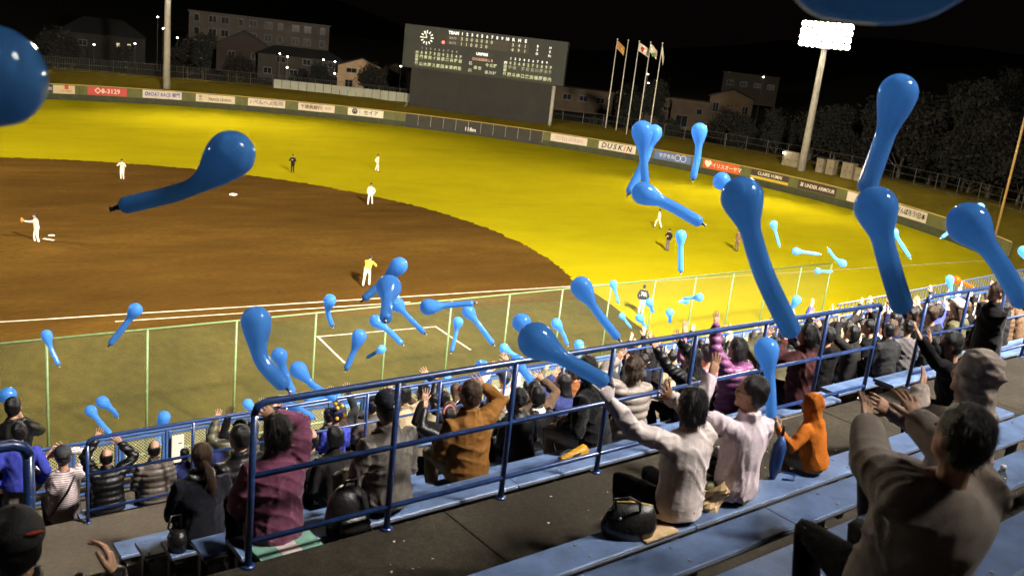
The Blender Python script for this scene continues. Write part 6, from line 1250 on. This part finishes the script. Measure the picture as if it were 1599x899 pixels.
def balloon(lab, grp, pts, rt, orange=False):
    P = [np.array(p, float) for p in pts]; hr = .10; hk = rng.uniform(1.5, 2.4); rt = rt*rng.uniform(.80, .92)
    a = unit(P[0]-P[1]); path = [P[0]+a*hr*1.04, P[0]]
    L1 = np.linalg.norm(P[1]-P[0])
    path += P[1:]
    # resample a smooth curve
    Q = [path[0]]+path+[path[-1]+(path[-1]-path[-2])]
    C_ = []
    for i in range(1, len(Q)-2):
        for u in np.linspace(0, 1, 16, endpoint=False):
            p0, p1, p2, p3 = Q[i-1], Q[i], Q[i+1], Q[i+2]
            C_.append(.5*((2*p1)+(-p0+p2)*u+(2*p0-5*p1+4*p2-p3)*u*u+(-p0+3*p1-3*p2+p3)*u**3))
    C_.append(path[-1]); C_ = np.array(C_); d = np.r_[0, np.cumsum(np.linalg.norm(np.diff(C_, axis=0), axis=1))]; T = d[-1]
    xs = np.r_[hr*(1-np.cos(np.linspace(0.02, math.pi/2, 10))), np.linspace(hr*1.1, max(hr*1.2, T-rt), 22), T-rt*(1-np.sin(np.linspace(.25, 1.45, 6)))]
    xs = np.unique(np.clip(xs, 0, T)); pos = np.stack([np.interp(xs, d, C_[:, k]) for k in range(3)], 1); rad = []
    for x in xs:
        if x < hr: r_ = hr*math.sqrt(max(0.0004, 1-((x-hr)/hr)**2))
        else:
            k = min(1, (x-hr)/(hr*hk)); k = k*k*(3-2*k); r_ = hr+(rt-hr)*k; r_ *= 1+.05*max(0, (x-hr*3)/(T+.001))
        e = T-x
        if e < rt: r_ = min(r_, rt*1.06*math.sqrt(max(.05, 1-((rt-e)/rt)**2)))
        rad.append(r_)
    base = P[0]; t = thing('balloon', lab, 'balloon', tuple(base), 0, grp)
    MB().tube(pos-base, rad, 20).build('skin', orange_latex if orange else blue_latex, t, True)
    dn = unit(pos[-1]-pos[-4]); e = pos[-1]-base
    MB().tube([e-dn*.004, e+dn*.012, e+dn*.024], [.016, .010, .009], 10).build('neck', neck_dark, t, True); MB().tube([e+dn*.022, e+dn*.040], [.011, .012], 10).build('nozzle', nozzle_m, t, True)
for k, (pts, rt, lab, grp, orange) in enumerate(BTAB): balloon(lab, grp, pts, rt, orange)

# ------------------------------------------------------------------ things on the benches and floor
def at(s, t, z): return tuple(W(s, t, z))
yel = mat('yellow_plastic', (.72, .36, .02), .4, noise=.1)
t = thing('megaphone', 'yellow plastic cheering megaphone lying on the bench below the railing', 'megaphone', at(2.98, .36, 9.665), TH+.12)
MB().tube([(-.02, 0, .03), (.0, 0, .03), (.22, 0, .035), (.25, 0, .036)], [.030, .028, .052, .056], 16).build('cone', yel, t, True); MB().tube([(-.06, 0, .03), (-.02, 0, .03)], [.022, .026], 12).build('mouthpiece', yel, t, True); MB().box((.11, -.041, .045), (.10, .004, .02)).build('print', blackm, t); MB().tube([(-.02, .03, .02), (.05, .10, .012), (.18, .12, .012), (.22, .05, .02)], .005, 6).build('cord', blackm, t, True)
# black handbag beside the white shirt
leather = mat('black_leather', (.012, .011, .011), .38, bump=.3, bscale=30)
t = thing('handbag', 'large black leather handbag with a yellow zip edge beside the white shirt', 'handbag', at(1.83, -1.44, 10.205), TH-.55); t.scale = (.82, .82, .74)
MB().add(*loft([((0, 0, 0), (.19, 0, 0), (0, .09, 0)), ((0, 0, .10), (.22, 0, 0), (0, .10, 0)), ((.01, .01, .21), (.19, 0, 0), (0, .06, 0)), ((.02, .02, .28), (.15, 0, .0), (0, .025, 0))], 18)).build('bag_body', leather, t, True)
MB().tube([(-.14, .02, .285), (.02, .025, .295), (.17, .02, .27)], .010, 8).build('zip_edge', mat('yellow_piping', (.40, .27, .05), .5), t, True)
MB().tube([(-.12, -.02, .25), (-.15, -.06, .36), (-.05, -.09, .40), (.04, -.07, .34), (.06, -.03, .24)], .011, 8).build('handle', leather, t, True); MB().ell((-.10, -.085, .20), (.014, .008, .014), 8, 6).build('clasp', alu, t, True)
# crumpled beige paper bag
kraft = mat('kraft_paper', (.52, .36, .19), .8, noise=.25, nscale=10, bump=.4, bscale=20)
t = thing('paper_bag', 'crumpled open beige bag between the white shirt and the pink shirt', 'bag', at(2.62, -1.40, 10.20), TH-.2)
V = []; F = []; n, rows_ = 20, 7
for a in range(rows_):
    for b in range(n):
        ph = 2*math.pi*b/n; q = .11+.035*a/rows_+.022*math.sin(3*ph+a*1.3)+.012*math.sin(7*ph+a*2); V.append((q*1.15*math.cos(ph), q*.8*math.sin(ph), .20*a/(rows_-1)+(.03*math.sin(4*ph+1) if a == rows_-1 else 0)))
F = [(a*n+b, a*n+(b+1) % n, (a+1)*n+(b+1) % n, (a+1)*n+b) for a in range(rows_-1) for b in range(n)]+[tuple(range(n))[::-1]]
MB().add(V, F).build('bag_body', kraft, t, False); MB().ell((0, .01, .13), (.07, .05, .05), 10, 8).build('contents', mat('green_red_food', (.12, .12, .03), .6, noise=.8, nscale=30), t, True)
# cardboard seat pad under the white shirt
t = thing('seat_pad', 'flat cardboard sheet under the person in white shirt', 'cardboard', at(2.02, -1.47, 10.203), TH)
MB().box((0, 0, .006), (.30, .20, .010)).build('sheet', kraft, t)
# blue holdall / stick bundle by the orange child
t = thing('folded_umbrella', 'blue folded umbrella standing beside the orange child', 'umbrella', at(3.42, -1.36, 10.20), TH)
bl = mat('blue_nylon', (.012, .05, .18), .45, bump=.3, bscale=40)
MB().tube([(0, 0, 0), (0, .0, .10), (.01, .0, .26), (.015, 0, .34)], [.018, .045, .050, .020], 12).build('folded_cloth', bl, t, True); MB().tube([(.015, 0, .33), (.02, 0, .42)], .012, 8).build('handle', blackm, t, True); MB().tube([(.05, -.05, .01), (.12, -.10, .012), (.20, -.06, .012), (.16, .02, .012)], .007, 6).build('strap', bl, t, True)
# backpack by the grey windbreaker
t = thing('backpack', 'black backpack with a red heart charm on the floor by the railing', 'backpack', at(.80, .20, 9.66), TH)
MB().add(*loft([((0, 0, 0), (.15, 0, 0), (0, .10, 0)), ((0, 0, .12), (.165, 0, 0), (0, .115, 0)), ((0, .01, .26), (.14, 0, 0), (0, .09, 0)), ((0, .02, .33), (.07, 0, 0), (0, .04, 0))], 18)).build('bag_body', leather, t, True); MB().add(*loft([((0, -.11, .02), (.11, 0, 0), (0, .03, 0)), ((0, -.125, .09), (.12, 0, 0), (0, .035, 0)), ((0, -.10, .16), (.10, 0, 0), (0, .02, 0))], 14)).build('pocket', leather, t, True)
MB().tube([(-.05, 0, .32), (-.04, -.02, .39), (.04, -.02, .39), (.05, 0, .32)], .011, 8).build('handle', leather, t, True)
ch = MB().ell((.13, -.19, -.02), (.036, .034, .036), 14, 10).build('charm', mat('red_charm', (.45, .03, .01), .3, coat=.5), t, True)
hv = [(.13+.0011*16*math.sin(a)**3*.9, -.2255, -.018+.0009*(13*math.cos(a)-5*math.cos(2*a)-2*math.cos(3*a)-math.cos(4*a))) for a in np.linspace(0, 2*math.pi, 24, endpoint=False)]
MB().add(hv, [tuple(range(24))]).build('heart', mat('white_print', (.7, .66, .58), .7), ch); MB().tube([(.10, -.13, .08), (.125, -.18, .03)], .005, 6).build('charm_cord', blackm, t)
# mint and white cushion edge under the maroon coat
t = thing('seat_cushion', 'mint and white striped cushion sticking out under the maroon coat', 'cushion', at(.33, .165, 9.662), TH+.04)
for k, (x0, x1, cc) in enumerate(((-.22, -.07, (.16, .34, .26)), (-.07, .07, (.62, .52, .50)), (.07, .22, (.16, .34, .26)))):
    MB().box(((x0+x1)/2, -.02, .016), (x1-x0-.002, .36, .032)).build('stripe_panel', mat('cushion_%d' % (k % 2), cc, .85, noise=.15), t)
# small bag by the ponytail woman
t = thing('handbag', 'small dark bag with a looped handle behind the ponytail woman', 'handbag', at(.12, 1.62, 8.94), TH)
MB().add(*loft([((0, 0, 0), (.07, 0, 0), (0, .09, 0)), ((0, 0, .10), (.075, 0, 0), (0, .095, 0)), ((0, 0, .16), (.05, 0, 0), (0, .07, 0))], 14)).build('bag_body', leather, t, True); MB().tube([(-.04, -.03, .15), (-.09, -.05, .23), (-.06, -.02, .31), (.02, 0, .29), (.03, .01, .15)], .009, 8).build('handle', leather, t, True)
# drink bottle on the upper tread
t = thing('drink_bottle', 'half full plastic drink bottle with blue label and white cap', 'bottle', at(3.05, -2.98, 10.882), TH)
clear = mat('clear_plastic', (.55, .58, .50), .12); clear.node_tree.nodes['Principled BSDF'].inputs['Transmission Weight'].default_value = .75
MB().tube([(0, 0, 0), (0, 0, .02), (0, 0, .15), (0, 0, .18), (0, 0, .205), (0, 0, .215)], [.028, .033, .033, .028, .014, .013], 16).build('bottle_body', clear, t, True); MB().tube([(0, 0, .006), (0, 0, .07)], .0295, 14).build('drink', mat('yellow_green_drink', (.40, .38, .03), .2), t, True)
MB().tube([(0, 0, .075), (0, 0, .145)], .0338, 16).build('label', mat('blue_label', (.06, .16, .24), .5), t, True); MB().tube([(0, 0, .213), (0, 0, .235)], .016, 14).build('cap', mat('white_cap', (.75, .70, .66), .5), t, True); MB().box((0, -.0335, .11), (.026, .003, .035)).build('label_print', mat('white_print', (.7, .66, .58), .7), t)
# litter specks on the walkway
scrap = mat('paper_scrap', (.55, .50, .42), .8)
for k in range(46):
    x, y = rng.uniform(.2, 5.5), rng.uniform(-1.1, -.12)
    o = MB().add([(-.008, -.004, .0), (.008, -.005, .003), (.009, .005, .0), (-.006, .006, .004), (0, 0, .006)], [(0, 1, 4), (1, 2, 4), (2, 3, 4), (3, 0, 4), (3, 2, 1, 0)]).build('paper_scrap', scrap)
    o.location = at(x, y, 9.722); o.rotation_euler = (0, 0, rng.uniform(0, 6)); o.scale = [rng.uniform(.5, 1.5)]*3; tag(o, 'tiny pale scrap of paper lying on the dark walkway', 'litter', 'litter on the walkway')
o = MB().add([(-.02, -.012, 0), (.02, -.014, .004), (.022, .012, 0), (-.018, .014, .005), (0, 0, .008)], [(0, 1, 4), (1, 2, 4), (2, 3, 4), (3, 0, 4), (3, 2, 1, 0)]).build('paper_scrap', scrap); o.location = at(.95, 3.9, 7.662); tag(o, 'pale paper scrap on the lower concrete walkway', 'litter')
run_texts()
